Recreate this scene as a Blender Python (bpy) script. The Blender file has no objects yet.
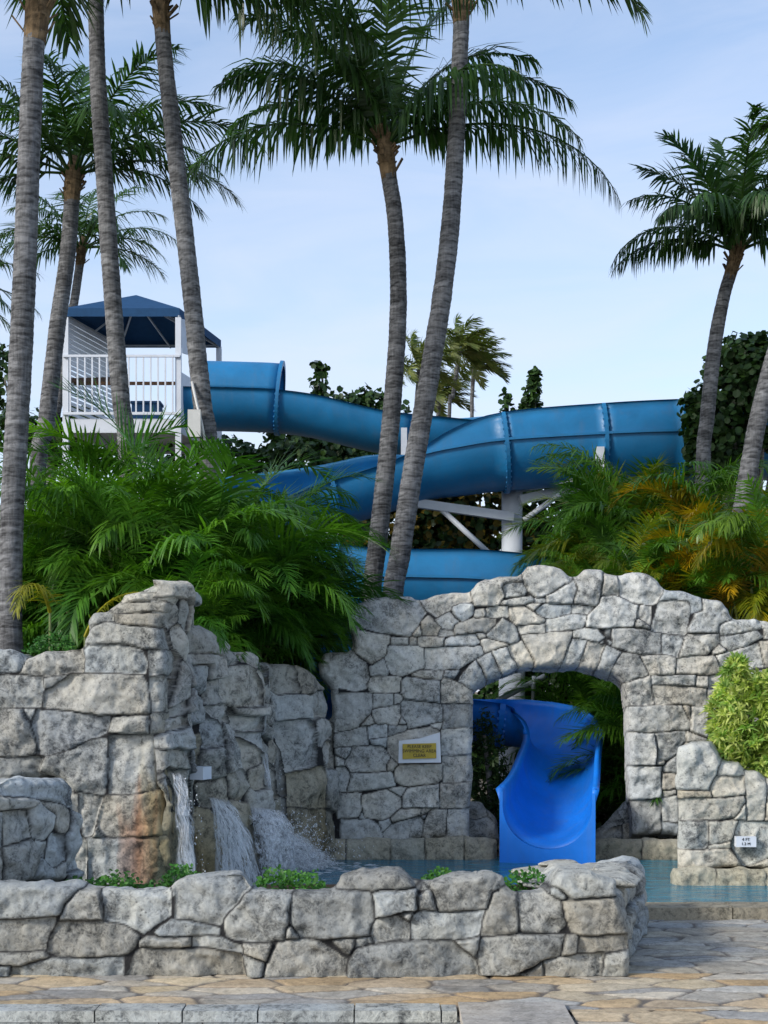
import bpy, bmesh, math, random
import numpy as np
from mathutils import Vector, Matrix

# ---------------------------------------------------------------- basics
scene = bpy.context.scene
COL = scene.collection
F, HY, EYE = 1400.0, 690.0, 1.6
R_ = math.radians

def P(px, py, D):
    return np.array([(px - 384.0) / F * D, D, EYE + (HY - py) / F * D])

def link(o, parent=None):
    COL.objects.link(o)
    if parent is not None:
        o.parent = parent
    return o

def tag(o, label=None, cat=None, group=None, kind=None):
    if label: o['label'] = label
    if cat: o['category'] = cat
    if group: o['group'] = group
    if kind: o['kind'] = kind
    return o

def empty(name, loc, label=None, cat=None, group=None):
    o = bpy.data.objects.new(name, None)
    o.location = loc
    o.empty_display_size = 0.2
    link(o)
    return tag(o, label, cat, group)

class MB:
    """collects vertices / faces (numpy), one mesh object per build()"""
    def __init__(s):
        s.V = []; s.Q = []; s.T = []; s.C = []; s.n = 0
    def add(s, V, Q=None, T=None, C=None):
        V = np.asarray(V, float).reshape(-1, 3)
        if Q is not None and len(Q): s.Q.append(np.asarray(Q, int).reshape(-1, 4) + s.n)
        if T is not None and len(T): s.T.append(np.asarray(T, int).reshape(-1, 3) + s.n)
        if C is None: C = (1, 1, 1, 1)
        C = np.asarray(C, float)
        if C.ndim == 1: C = np.tile(C, (len(V), 1))
        s.C.append(C); s.V.append(V); s.n += len(V)
        return s
    def box(s, x0, x1, y0, y1, z0, z1, C=None, M=None):
        V = np.array([(x, y, z) for z in (z0, z1) for y in (y0, y1) for x in (x0, x1)], float)
        if M is not None: V = V @ np.array(M)[:3, :3].T + np.array(M)[:3, 3]
        return s.add(V, [(0, 2, 3, 1), (4, 5, 7, 6), (0, 1, 5, 4), (2, 6, 7, 3), (0, 4, 6, 2), (1, 3, 7, 5)], C=C)
    def beam(s, a, b, w, h, C=None):
        a = np.array(a, float); b = np.array(b, float)
        t = b - a; L = np.linalg.norm(t); t /= L
        up = np.array([0, 0, 1.0]) if abs(t[2]) < 0.95 else np.array([0, 1.0, 0])
        sd = np.cross(t, up); sd /= np.linalg.norm(sd); up = np.cross(sd, t)
        V = [p + sd * (i * w / 2) + up * (j * h / 2) for p in (a, b) for i, j in ((-1, -1), (1, -1), (1, 1), (-1, 1))]
        return s.add(V, [(3, 2, 1, 0), (4, 5, 6, 7), (0, 1, 5, 4), (1, 2, 6, 5), (2, 3, 7, 6), (3, 0, 4, 7)], C=C)
    def tube(s, pts, rad, n=12, cap=True, C=None):
        pts = np.asarray(pts, float); k = len(pts)
        rad = np.broadcast_to(np.asarray(rad, float), (k,)) if np.ndim(rad) < 2 else np.asarray(rad)
        t = np.gradient(pts, axis=0); t /= np.linalg.norm(t, axis=1)[:, None] + 1e-9
        ref = np.array([1.0, 0, 0]) if abs(t[0][0]) < 0.9 else np.array([0, 1.0, 0])
        u = ref - t * (t @ ref)[:, None]; u /= np.linalg.norm(u, axis=1)[:, None] + 1e-9
        v = np.cross(t, u)
        a = np.linspace(0, 2 * np.pi, n, endpoint=False)
        r = rad[:, None] if rad.ndim == 1 else rad
        V = pts[:, None, :] + (u[:, None, :] * np.cos(a)[None, :, None] + v[:, None, :] * np.sin(a)[None, :, None]) * r[:, :, None]
        i = np.arange(k - 1)[:, None] * n; j = np.arange(n)[None, :]; j2 = (j + 1) % n
        Q = np.stack([i + j, i + j2, i + n + j2, i + n + j], -1).reshape(-1, 4)
        VV = V.reshape(-1, 3); T = []
        if cap:
            VV = np.vstack([VV, pts[0], pts[-1]])
            for q in range(n):
                T.append((q, k * n, (q + 1) % n)); T.append(((k - 1) * n + q, (k - 1) * n + (q + 1) % n, k * n + 1))
        if C is not None and np.ndim(C) == 2:
            CC = np.repeat(np.asarray(C, float), n, axis=0)
            if cap: CC = np.vstack([CC, CC[:1], CC[-1:]])
            C = CC
        return s.add(VV, Q, T, C)
    def build(s, name, mat, parent=None, smooth=False, origin=None):
        V = np.vstack(s.V)
        if origin is not None: V = V - np.array(origin)
        elif parent is not None: V = V - np.array(parent.location)
        me = bpy.data.meshes.new(name)
        Q = np.vstack(s.Q) if s.Q else np.zeros((0, 4), int)
        T = np.vstack(s.T) if s.T else np.zeros((0, 3), int)
        me.vertices.add(len(V)); me.vertices.foreach_set('co', V.ravel().astype(np.float32))
        loops = np.concatenate([Q.ravel(), T.ravel()]).astype(np.int32)
        nq, nt = len(Q), len(T)
        me.loops.add(len(loops)); me.loops.foreach_set('vertex_index', loops)
        me.polygons.add(nq + nt)
        st = np.concatenate([np.arange(nq) * 4, nq * 4 + np.arange(nt) * 3]).astype(np.int32)
        me.polygons.foreach_set('loop_start', st)
        me.polygons.foreach_set('use_smooth', np.full(nq + nt, bool(smooth)))
        me.update(calc_edges=True); me.validate()
        ca = me.color_attributes.new('tint', 'FLOAT_COLOR', 'POINT')
        C = np.vstack(s.C)
        if len(C) == len(me.vertices): ca.data.foreach_set('color', C.ravel().astype(np.float32))
        if mat is not None: me.materials.append(mat)
        o = bpy.data.objects.new(name, me)
        if origin is not None:
            o.location = origin
            if parent is not None: o.location = Vector(origin) - parent.location
        link(o, parent)
        return o

def smooth_path(pts, step):
    """Catmull-Rom through n-dim points (first three = position), resampled"""
    pts = np.asarray(pts, float)
    p = np.vstack([2 * pts[0] - pts[1], pts, 2 * pts[-1] - pts[-2]])
    out = []
    for i in range(1, len(p) - 2):
        n = max(2, int(np.linalg.norm(p[i + 1][:3] - p[i][:3]) / step))
        t = np.arange(n)[:, None] / n
        out.append(0.5 * (2 * p[i] + (p[i + 1] - p[i - 1]) * t + (2 * p[i - 1] - 5 * p[i] + 4 * p[i + 1] - p[i + 2]) * t ** 2
                          + (3 * p[i] - p[i - 1] - 3 * p[i + 1] + p[i + 2]) * t ** 3))
    out.append(pts[-1:])
    return np.vstack(out)

# ---------------------------------------------------------------- numpy noise
def _h(ix, iy, seed):
    n = (ix.astype(np.int64) * 374761393 + iy.astype(np.int64) * 668265263 + seed * 1274126177) & 0xFFFFFFFF
    n = ((n ^ (n >> 13)) * 1274126177) & 0xFFFFFFFF
    n = n ^ (n >> 16)
    return (n & 0xFFFFFF) / float(0xFFFFFF)

def vnoise(x, y, seed=0):
    xi = np.floor(x); yi = np.floor(y); fx = x - xi; fy = y - yi
    fx = fx * fx * (3 - 2 * fx); fy = fy * fy * (3 - 2 * fy)
    a = _h(xi, yi, seed); b = _h(xi + 1, yi, seed); c = _h(xi, yi + 1, seed); d = _h(xi + 1, yi + 1, seed)
    return (a + (b - a) * fx) * (1 - fy) + (c + (d - c) * fx) * fy - 0.5

def fbm(x, y, seed=0, o=4):
    s = 0; a = 1.0
    for k in range(o):
        s = s + a * vnoise(x * 2 ** k + 17.3 * k, y * 2 ** k - 9.1 * k, seed + k * 31); a *= 0.5
    return s

# ---------------------------------------------------------------- materials
class NT:
    def __init__(s, name):
        s.m = bpy.data.materials.new(name); s.m.use_nodes = True
        s.t = s.m.node_tree; s.t.nodes.clear()
        s.out = s.t.nodes.new('ShaderNodeOutputMaterial')
    def n(s, typ, **kw):
        nd = s.t.nodes.new('ShaderNode' + typ)
        for k, v in kw.items():
            if k in nd.inputs: 
                nd.inputs[k].default_value = v
            else: setattr(nd, k, v)
        return nd
    def l(s, a, b): s.t.links.new(a, b)
    def noise(s, scale, detail=5, rough=0.6, vec=None, dist=0.0):
        nd = s.n('TexNoise'); nd.inputs['Scale'].default_value = scale; nd.inputs['Detail'].default_value = detail
        nd.inputs['Roughness'].default_value = rough; nd.inputs['Distortion'].default_value = dist
        if vec is not None: s.l(vec, nd.inputs['Vector'])
        return nd.outputs['Fac']
    def ramp(s, fac, stops):
        nd = s.n('ValToRGB'); e = nd.color_ramp.elements
        while len(e) < len(stops): e.new(0.5)
        for k, (p, c) in enumerate(stops):
            e[k].position = p; e[k].color = (*c, 1) if len(c) == 3 else c
        s.l(fac, nd.inputs['Fac']); return nd.outputs['Color']
    def mix(s, a, b, fac, mode='MIX'):
        nd = s.n('Mix'); nd.data_type = 'RGBA'; nd.blend_type = mode
        for sock, v in ((nd.inputs[6], a), (nd.inputs[7], b), (nd.inputs[0], fac)):
            if isinstance(v, (int, float)): sock.default_value = v
            elif isinstance(v, tuple): sock.default_value = (*v, 1) if len(v) == 3 else v
            else: s.l(v, sock)
        return nd.outputs[2]
    def math(s, op, a, b=None):
        nd = s.n('Math'); nd.operation = op
        for k, v in enumerate((a, b)):
            if v is None: continue
            if isinstance(v, (int, float)): nd.inputs[k].default_value = v
            else: s.l(v, nd.inputs[k])
        return nd.outputs[0]
    def bump(s, h, strength=0.4, dist=0.02, nrm=None):
        nd = s.n('Bump'); nd.inputs['Strength'].default_value = strength; nd.inputs['Distance'].default_value = dist
        s.l(h, nd.inputs['Height'])
        if nrm is not None: s.l(nrm, nd.inputs['Normal'])
        return nd.outputs['Normal']
    def principled(s, color, rough=0.6, normal=None, spec=0.4, metal=0.0, alpha=None):
        b = s.n('BsdfPrincipled')
        for nm, v in (('Base Color', color), ('Roughness', rough)):
            if isinstance(v, (int, float)): b.inputs[nm].default_value = v
            elif isinstance(v, tuple): b.inputs[nm].default_value = (*v, 1)
            else: s.l(v, b.inputs[nm])
        b.inputs['Specular IOR Level'].default_value = spec
        b.inputs['Metallic'].default_value = metal
        if normal is not None: s.l(normal, b.inputs['Normal'])
        if alpha is not None:
            if isinstance(alpha, float): b.inputs['Alpha'].default_value = alpha
            else: s.l(alpha, b.inputs['Alpha'])
        return b
    def done(s, shader):
        s.l(shader, s.out.inputs['Surface']); return s.m
    def obj(s): return s.n('TexCoord').outputs['Object']
    def geo(s): return s.n('NewGeometry').outputs['Position']
    def tint(s):
        a = s.n('Attribute'); a.attribute_name = 'tint'; return a.outputs['Color'], a.outputs['Alpha']

def mat_stone(name, dark=(0.065, 0.068, 0.068), light=(0.50, 0.495, 0.465), bumpk=0.6, mortar=(0.022, 0.022, 0.023), wet=False):
    s = NT(name); p = s.geo(); col, al = s.tint()
    n1 = s.noise(2.3, 6, 0.62, p, 0.4); n2 = s.noise(14, 9, 0.68, p, 0.6); n3 = s.noise(70, 5, 0.7, p)
    n4 = s.noise(33, 7, 0.75, p, 1.2)
    mixn = s.math('ADD', s.math('MULTIPLY', n1, 0.30), s.math('ADD', s.math('MULTIPLY', n2, 0.40), s.math('ADD', s.math('MULTIPLY', n4, 0.32), s.math('MULTIPLY', n3, 0.12))))
    md = tuple(0.5 * (a + b) * 0.95 for a, b in zip(dark, light))
    c = s.ramp(mixn, [(0.455, dark), (0.525, md), (0.565, tuple(x * 0.84 for x in light)), (0.66, tuple(x * 1.15 for x in light))])
    # lichen / soot specks with a shape of their own
    v = s.n('TexVoronoi'); v.inputs['Scale'].default_value = 26; s.l(p, v.inputs['Vector'])
    sp = s.ramp(v.outputs['Distance'], [(0.10, (0.45, 0.45, 0.46)), (0.22, (1, 1, 1))])
    gate = s.ramp(s.noise(5.5, 4, 0.6, p), [(0.48, (0, 0, 0)), (0.6, (1, 1, 1))])
    c = s.mix(c, s.mix(c, sp, 1.0, 'MULTIPLY'), gate)
    warm = s.ramp(s.noise(1.1, 4, 0.6, p), [(0.42, (.97, 1, 1.02)), (0.65, (1.03, 1.0, 0.92))])
    c = s.mix(c, warm, 1.0, 'MULTIPLY')
    c = s.mix(c, col, 1.0, 'MULTIPLY')
    c = s.mix(mortar, c, al)
    h = s.math('ADD', s.math('MULTIPLY', n2, 1.0), s.math('ADD', s.math('MULTIPLY', n4, 0.5), s.math('MULTIPLY', n3, 0.25)))
    cr = s.n('TexVoronoi'); cr.feature = 'DISTANCE_TO_EDGE'; cr.inputs['Scale'].default_value = 4.5
    dn = s.n('Vector Math'.replace(' ', '')); dn.operation = 'ADD'
    nz = s.n('TexNoise'); nz.inputs['Scale'].default_value = 5; s.l(p, nz.inputs['Vector'])
    s.l(p, dn.inputs[0]); s.l(nz.outputs['Color'], dn.inputs[1]); s.l(dn.outputs[0], cr.inputs['Vector'])
    crk = s.ramp(cr.outputs['Distance'], [(0.0, (0, 0, 0)), (0.035, (1, 1, 1))])
    h = s.math('ADD', h, s.math('MULTIPLY', crk, 0.08))
    nrm = s.bump(h, bumpk, 0.03)
    return s.done(s.principled(c, 0.35 if wet else 0.85, nrm, 0.5 if wet else 0.25).outputs[0])

def mat_simple(name, c, rough=0.5, spec=0.4, var=0.12, scale=6, bumpk=0.08, metal=0.0, tint=False):
    s = NT(name); p = s.geo()
    n = s.noise(scale, 6, 0.65, p, 0.3)
    col = s.ramp(n, [(0.3, tuple(x * (1 - var) for x in c)), (0.7, tuple(min(1, x * (1 + var)) for x in c))])
    if tint: col = s.mix(col, s.tint()[0], 1.0, 'MULTIPLY')
    nrm = s.bump(n, bumpk, 0.01)
    return s.done(s.principled(col, rough, nrm, spec, metal).outputs[0])

def mat_leaf(name, c, c2, trans=0.35, rough=0.45, spec=0.35):
    s = NT(name); p = s.geo(); col, al = s.tint()
    n = s.noise(3.0, 3, 0.6, p)
    b = s.ramp(n, [(0.35, c), (0.65, c2)])
    b = s.mix(b, col, 1.0, 'MULTIPLY')
    pr = s.principled(b, rough, None, spec)
    tr = s.n('BsdfTranslucent'); tc = s.mix(b, (1.3, 1.5, 0.5), 1.0, 'MULTIPLY'); s.l(tc, tr.inputs['Color'])
    mx = s.n('MixShader'); mx.inputs[0].default_value = trans
    s.l(pr.outputs[0], mx.inputs[1]); s.l(tr.outputs[0], mx.inputs[2])
    return s.done(mx.outputs[0])

def mat_fibreglass(name, c):
    s = NT(name); p = s.geo()
    n = s.noise(1.6, 5, 0.6, p, 0.5); n2 = s.noise(22, 6, 0.7, p)
    st = s.n('Mapping'); st.inputs['Scale'].default_value = (9, 9, 0.6); s.l(p, st.inputs['Vector'])
    n3 = s.noise(1.0, 5, 0.65, st.outputs[0])
    col = s.ramp(n, [(0.3, tuple(x * 0.82 for x in c)), (0.7, tuple(min(1, x * 1.12) for x in c))])
    col = s.mix(col, tuple(min(1, x * 0.55 + 0.06) for x in c), s.ramp(n3, [(0.50, (0, 0, 0)), (0.74, (0.38, 0.38, 0.38))]))
    ro = s.ramp(n2, [(0.3, (0.34,) * 3), (0.7, (0.55,) * 3)])
    nrm = s.bump(s.math('ADD', n, s.math('MULTIPLY', n3, .4)), 0.12, 0.05)
    return s.done(s.principled(col, ro, nrm, 0.4).outputs[0])

def mat_trunk(name, c, ring=14.0):
    s = NT(name); p = s.obj(); col, al = s.tint()
    mp = s.n('Mapping'); mp.inputs['Scale'].default_value = (5, 5, ring * 1.6); s.l(p, mp.inputs['Vector'])
    n = s.noise(1.0, 6, 0.7, mp.outputs[0], 0.7)
    mp2 = s.n('Mapping'); mp2.inputs['Scale'].default_value = (40, 40, 5); s.l(p, mp2.inputs['Vector'])
    n2 = s.noise(1.0, 4, 0.7, mp2.outputs[0])
    nb = s.noise(2.2, 4, 0.6, p)
    f = s.math('ADD', s.math('MULTIPLY', n, 0.6), s.math('ADD', s.math('MULTIPLY', n2, 0.25), s.math('MULTIPLY', nb, 0.2)))
    cc = s.ramp(f, [(0.38, tuple(x * 0.16 for x in c)), (0.5, tuple(x * 0.8 for x in c)), (0.62, tuple(min(1, x * 1.6) for x in c))])
    cc = s.mix(cc, col, 1.0, 'MULTIPLY')
    nrm = s.bump(s.math('ADD', n, s.math('MULTIPLY', n2, 0.5)), 0.7, 0.02)
    return s.done(s.principled(cc, 0.9, nrm, 0.15).outputs[0])

M = {}
M['stone'] = mat_stone('grey_fieldstone')
M['stone_wet'] = mat_stone('damp_fieldstone', dark=(0.09, 0.095, 0.09), light=(0.45, 0.45, 0.42))
M['flag'] = mat_stone('flagstone', dark=(0.30, 0.29, 0.27), light=(0.62, 0.60, 0.56), bumpk=0.3, mortar=(0.13, 0.115, 0.10))
M['leaf_coco'] = mat_leaf('coconut_leaf', (0.022, 0.062, 0.012), (0.050, 0.115, 0.022), 0.30, 0.38, 0.45)
M['leaf_areca'] = mat_leaf('areca_leaf', (0.034, 0.112, 0.012), (0.092, 0.22, 0.026), 0.35, 0.40, 0.4)
M['leaf_grape'] = mat_leaf('sea_grape_leaf', (0.014, 0.036, 0.010), (0.034, 0.075, 0.018), 0.15, 0.5, 0.25)
M['leaf_pale'] = mat_leaf('variegated_leaf', (0.30, 0.38, 0.07), (0.62, 0.66, 0.24), 0.40, 0.5, 0.3)
M['leaf_cover'] = mat_leaf('ground_cover_leaf', (0.028, 0.11, 0.016), (0.065, 0.20, 0.028), 0.3, 0.5, 0.3)
M['leaf_distant'] = mat_leaf('wind_blown_leaf', (0.065, 0.10, 0.025), (0.16, 0.18, 0.055), 0.3, 0.5, 0.3)
M['trunk'] = mat_trunk('palm_trunk_bark', (0.140, 0.141, 0.143))
M['trunk_dark'] = mat_trunk('palm_trunk_bark_dark', (0.2, 0.18, 0.165))
M['fibre'] = mat_trunk('palm_fibre', (0.15, 0.105, 0.06), 6)
M['cane'] = mat_simple('green_cane', (0.16, 0.20, 0.07), 0.5, 0.4, 0.3, 12)
M['blue'] = mat_fibreglass('blue_fibreglass', (0.014, 0.172, 0.38))
M['blue_mouth'] = mat_fibreglass('bright_blue_fibreglass', (0.005, 0.185, 0.72))
M['canvas'] = mat_simple('blue_canvas', (0.016, 0.062, 0.145), 0.8, 0.2, 0.12, 9)
M['white'] = mat_simple('white_paint', (0.60, 0.64, 0.69), 0.45, 0.4, 0.06, 4, 0.04)
M['grey_paint'] = mat_simple('grey_painted_steel', (0.50, 0.54, 0.58), 0.5, 0.4, 0.08, 4, 0.04)
M['wood'] = mat_simple('brown_timber', (0.10, 0.055, 0.03), 0.7, 0.2, 0.3, 14)
M['soil'] = mat_simple('dark_soil', (0.045, 0.035, 0.025), 0.95, 0.1, 0.4, 8, 0.5)
M['sign_yellow'] = mat_simple('yellow_sign_paint', (0.42, 0.31, 0.035), 0.5, 0.4, 0.12, 20)
M['ink'] = mat_simple('dark_lettering', (0.03, 0.03, 0.028), 0.6, 0.3, 0.1)
M['conduit'] = mat_simple('grey_plastic', (0.50, 0.50, 0.48), 0.5, 0.4, 0.1)
CLOUD = (3.25, 3.5, 4.15, 1); SKY_K = 0.15; SUN_E = 2.0; SUN_A = 10.0; EXPO = 0.75
# ---------------------------------------------------------------- stone walls
def crop(ox, oy, s, lst):
    return [[(ox + x / s, oy + y / s) for x, y in p] for p in lst]

def to_plane(polys, A, B):
    A = np.array(A, float); B = np.array(B, float); d = (B - A) / np.linalg.norm(B - A)
    out = []
    for p in polys:
        q = []
        for px, py in p:
            k = (px - 384.0) / F
            # A + u d = t (k, 1)
            m = np.array([[d[0], -k], [d[1], -1.0]]); u, t = np.linalg.solve(m, -A)
            q.append((u, EYE + (HY - py) / F * t))
        out.append(np.array(q))
    return out

def random_courses(u0, u1, z0, z1, seed, hmin=.13, hmax=.28, wmin=.16, wmax=.5):
    rng = random.Random(seed); z = z0; out = []
    while z < z1 - 0.03:
        h = min(rng.uniform(hmin, hmax), z1 - z)
        if z1 - (z + h) < 0.08: h = z1 - z
        u = u0
        while u < u1 - 0.03:
            w = min(rng.uniform(wmin, wmax), u1 - u)
            if u1 - (u + w) < 0.10: w = u1 - u
            g = 0.006; j = lambda: rng.uniform(-.018, .018)
            if h > .2 and w > .25 and rng.random() < .3:
                m = h * rng.uniform(.35, .65)
                out.append(np.array([(u + g, z + g), (u + w - g, z + g), (u + w - g, z + m - g + j()), (u + g, z + m - g)]))
                out.append(np.array([(u + g, z + m + g), (u + w - g, z + m + g), (u + w - g + j(), z + h - g), (u + g + j(), z + h - g)]))
            else:
                out.append(np.array([(u + g + j(), z + g + j() * .5), (u + w - g + j(), z + g + j() * .5), (u + w - g + j(), z + h - g + j() * .5), (u + w * .5, z + h - g), (u + g + j(), z + h - g + j() * .5)]))
            u += w
        z += h
    return out

def extend(polys, side, length, z0, z1, seed):
    # carries the coursing on past the edge of the photograph
    a = np.vstack(polys)[:, 0]
    return polys + (random_courses(a.min() - length, a.min() - .012, z0, z1, seed, .18, .34, .3, .7) if side < 0 else random_courses(a.max() + .012, a.max() + length, z0, z1, seed, .18, .34, .3, .7))

def sdist(poly, U, V):
    d = np.full(U.shape, 1e9); ins = np.zeros(U.shape, bool); n = len(poly)
    for i in range(n):
        ax, ay = poly[i]; bx, by = poly[(i + 1) % n]
        ex, ey = bx - ax, by - ay; wx, wy = U - ax, V - ay
        t = np.clip((wx * ex + wy * ey) / (ex * ex + ey * ey + 1e-12), 0, 1)
        d = np.minimum(d, (wx - ex * t) ** 2 + (wy - ey * t) ** 2)
        c = ((ay > V) != (by > V)) & (U < (bx - ax) * (V - ay) / (by - ay + 1e-12) + ax)
        ins ^= c
    d = np.sqrt(d)
    return np.where(ins, -d, d)

def dil(m):
    o = m.copy()
    o[1:] |= m[:-1]; o[:-1] |= m[1:]; o[:, 1:] |= m[:, :-1]; o[:, :-1] |= m[:, 1:]
    return o
def dil8(m):
    o = dil(m)
    o[1:, 1:] |= m[:-1, :-1]; o[:-1, :-1] |= m[1:, 1:]; o[1:, :-1] |= m[:-1, 1:]; o[:-1, 1:] |= m[1:, :-1]
    return o

def stone_wall(name, A, B, polys, res=0.012, parent=None, mat=None, thick=0.4, depth=0.036, off=0.018, rnd=0.022,
               seed=1, close=0.09, base=None, lean=None, tints=None, facet=0.10, warp=0.012, clip=None, fade=0.022, rough=0.012, edge=0.075, tol=0.010, back=None, stain_shade=None):
    rng = np.random.RandomState(seed)
    A = np.array(A, float); B = np.array(B, float); d = (B - A) / np.linalg.norm(B - A); nr = np.array([d[1], -d[0]])
    allp = np.vstack(polys); mg = 0.12
    u0, v0 = allp.min(0) - mg; u1, v1 = allp.max(0) + mg
    if base is not None: v0 = base
    us = np.arange(u0, u1, res); vs = np.arange(v0, v1, res)
    U, V = np.meshgrid(us, vs)
    Uw = U + warp * 1.6 * fbm(U * 5, V * 5, seed, 3) + warp * 0.5 * fbm(U * 25, V * 25, seed + 3, 2)
    Vw = V + warp * 1.6 * fbm(U * 5 + 40, V * 5, seed + 7, 3) + warp * 0.5 * fbm(U * 25, V * 25 + 70, seed + 5, 2)
    d1 = np.full(U.shape, 9.0); d2 = np.full(U.shape, 9.0); lab = np.full(U.shape, -1)
    for k, p in enumerate(polys):
        lo = p.min(0) - 0.3; hi = p.max(0) + 0.3
        i0, i1 = np.searchsorted(vs, (lo[1], hi[1])); j0, j1 = np.searchsorted(us, (lo[0], hi[0]))
        if i1 <= i0 or j1 <= j0: continue
        sl = (slice(i0, i1), slice(j0, j1))
        s = sdist(p, Uw[sl], Vw[sl]); a, b = d1[sl], d2[sl]
        b[:] = np.where(s < a, a, np.minimum(b, s))
        lab[sl] = np.where(s < a, k, lab[sl]); a[:] = np.minimum(a, s)
    e = np.minimum((d2 - d1) / 2, -d1 + tol)
    inside = d1 < tol
    n = int(close / res); m = inside.copy()
    m = np.pad(m, n + 2)
    for k in range(n): m = dil8(m) if k % 2 else dil(m)
    m = ~m
    for k in range(n): m = dil8(m) if k % 2 else dil(m)
    m = (~m)[n + 2:-n - 2, n + 2:-n - 2]
    core = m | inside
    if clip is not None: core &= clip(U, V)
    # stone relief
    h = np.zeros(U.shape); C = np.ones(U.shape + (4,)); 
    K = len(polys)
    cu = np.array([p[:, 0].mean() for p in polys]); cv = np.array([p[:, 1].mean() for p in polys])
    sz = np.array([min(np.ptp(p[:, 0]), np.ptp(p[:, 1])) for p in polys])
    o = rng.uniform(-off, off, K)
    L = np.clip(lab, 0, K - 1)
    f = np.full(U.shape, 1e9)
    for q in range(4):
        gx = rng.normal(0, facet, K); gy = rng.normal(0, facet, K); a = rng.uniform(0, .02, K)
        f = np.minimum(f, a[L] + gx[L] * (U - cu[L]) + gy[L] * (V - cv[L]))
    f = np.clip(f, -0.07, 0.05)
    t = np.clip((e - 0.002) / np.minimum(rnd, 0.12 + sz[L] * 0.3), 0, 1)
    prof = np.sqrt(np.clip(1 - (1 - t) ** 2, 0, 1))
    t2 = np.clip((e - 0.003) / 0.007, 0, 1)
    ledge = 0.55 * t2 + 0.45 * prof
    rgh = fbm(U * 9, V * 9, seed + 11, 4)
    chip = -np.abs(fbm(U * 6 + 3, V * 6, seed + 21, 3)) * 0.05
    h = np.where(inside, -depth + depth * ledge + (o[L] + f) * t2 + prof * (rgh * rough * 2.2 + chip), -depth + 0.006 * rgh)
    tn = 1 + rng.normal(0, 0.10, K); tw = rng.normal(0, 0.03, K)
    T = np.stack([tn * (1 + tw), tn, tn * (1 - 1.3 * tw)], -1)
    if tints:
        tints = {k: c for k, c in tints.items() if k < K}
        for k, c in tints.items(): T[k] = T[k] * np.array(c)
    C[..., :3] = np.clip(T, 0.3, 1.5)[L]
    C[..., 3] = np.where(inside, np.clip((e - .002) / 0.006, 0, 1), 0)
    m = core
    # large rounding of the stones along the outer edge
    eo = np.zeros(U.shape); mm = core.copy(); ne = max(3, int(edge / res))
    mm = np.pad(mm, ne + 1, mode='edge')
    acc = np.zeros(mm.shape)
    for k in range(ne):
        mm = ~(dil8(~mm) if k % 2 else dil(~mm)); acc += mm
    eo = acc[ne + 1:-ne - 1, ne + 1:-ne - 1] / ne
    for k in range(2): eo = (eo * 2 + np.roll(eo, 1, 0) + np.roll(eo, -1, 0) + np.roll(eo, 1, 1) + np.roll(eo, -1, 1)) / 6
    C[..., 3] = np.where((eo < .99), np.clip((d2 - d1) / 2 / .008, 0, 1), C[..., 3])
    if stain_shade is not None: C[..., :3] *= stain_shade(U, V)
    h = h - edge * 1.25 * (1 - np.sqrt(np.clip(1 - (1 - np.clip(eo, 0, 1)) ** 2, 0, 1)))
    if lean is not None: h = h + lean(U, V)
    X = A[0] + d[0] * U + nr[0] * h; Y = A[1] + d[1] * U + nr[1] * h
    idx = -np.ones(U.shape, int); vi = np.where(m); idx[vi] = np.arange(len(vi[0]))
    VV = np.stack([X[vi], Y[vi], V[vi]], -1); CC = C[vi]
    q = np.stack([idx[:-1, :-1], idx[:-1, 1:], idx[1:, 1:], idx[1:, :-1]], -1).reshape(-1, 4)
    q = q[(q >= 0).all(1)]
    # smooth the outline and carry it back through the thickness of the wall
    ed = np.concatenate([q[:, [0, 1]], q[:, [1, 2]], q[:, [2, 3]], q[:, [3, 0]]]); key = np.sort(ed, 1); kk = key[:, 0] * len(VV) + key[:, 1]
    un, inv, cnt = np.unique(kk, return_inverse=True, return_counts=True); be = ed[cnt[inv.ravel()] == 1]
    be = be[(VV[be[:, 0], 2] > v0 + res * 1.2) | (VV[be[:, 1], 2] > v0 + res * 1.2)]
    dg = np.zeros(len(VV)); np.add.at(dg, be.ravel(), 1); mv = (dg == 2)
    for k in range(7):
        ac = np.zeros_like(VV); np.add.at(ac, be[:, 0], VV[be[:, 1]]); np.add.at(ac, be[:, 1], VV[be[:, 0]])
        VV[mv] = VV[mv] * .5 + ac[mv] * .25
    mb = MB(); mb.add(VV, q, C=CC)
    ub, ib_ = np.unique(be, return_inverse=True); ib_ = ib_.reshape(be.shape); nb = len(ub); S = max(4, int(thick / .035))
    ubu = U[vi][ub]; ubv = V[vi][ub]; lv = [VV[ub]]; n3 = np.array([nr[0], nr[1], 0.0]) if back is None else -np.array([back[0], back[1], 0.0])
    h0 = h[vi][ub] - (lean(ubu, ubv) if lean is not None else 0)
    for k in range(1, S + 1):
        fr_ = k / S; dd = (thick + h0) * fr_ ** 1.15
        zz = (.035 * fbm(ubu * 7, dd * 7, seed + 50, 3) - .05 * fr_ ** 2) * min(1, fr_ * 3)
        w_ = VV[ub] - n3 * dd[:, None]; w_[:, 2] += zz; lv.append(w_)
    sq = np.concatenate([np.stack([k * nb + ib_[:, 1], k * nb + ib_[:, 0], (k + 1) * nb + ib_[:, 0], (k + 1) * nb + ib_[:, 1]], -1) for k in range(S)])
    mb.add(np.vstack(lv), sq, C=np.tile(CC[ub], (S + 1, 1)))
    # plain back face
    st = 5; me_ = ~m
    for k in range(5): me_ = dil8(me_)
    ms = (~me_)[::st, ::st]; ib = -np.ones(ms.shape, int); wv = np.where(ms); ib[wv] = np.arange(len(wv[0]))
    hb = -thick - 0.03 + (lean(U, V) if lean is not None else 0 * U)
    bd = nr if back is None else -np.array(back)
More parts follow.
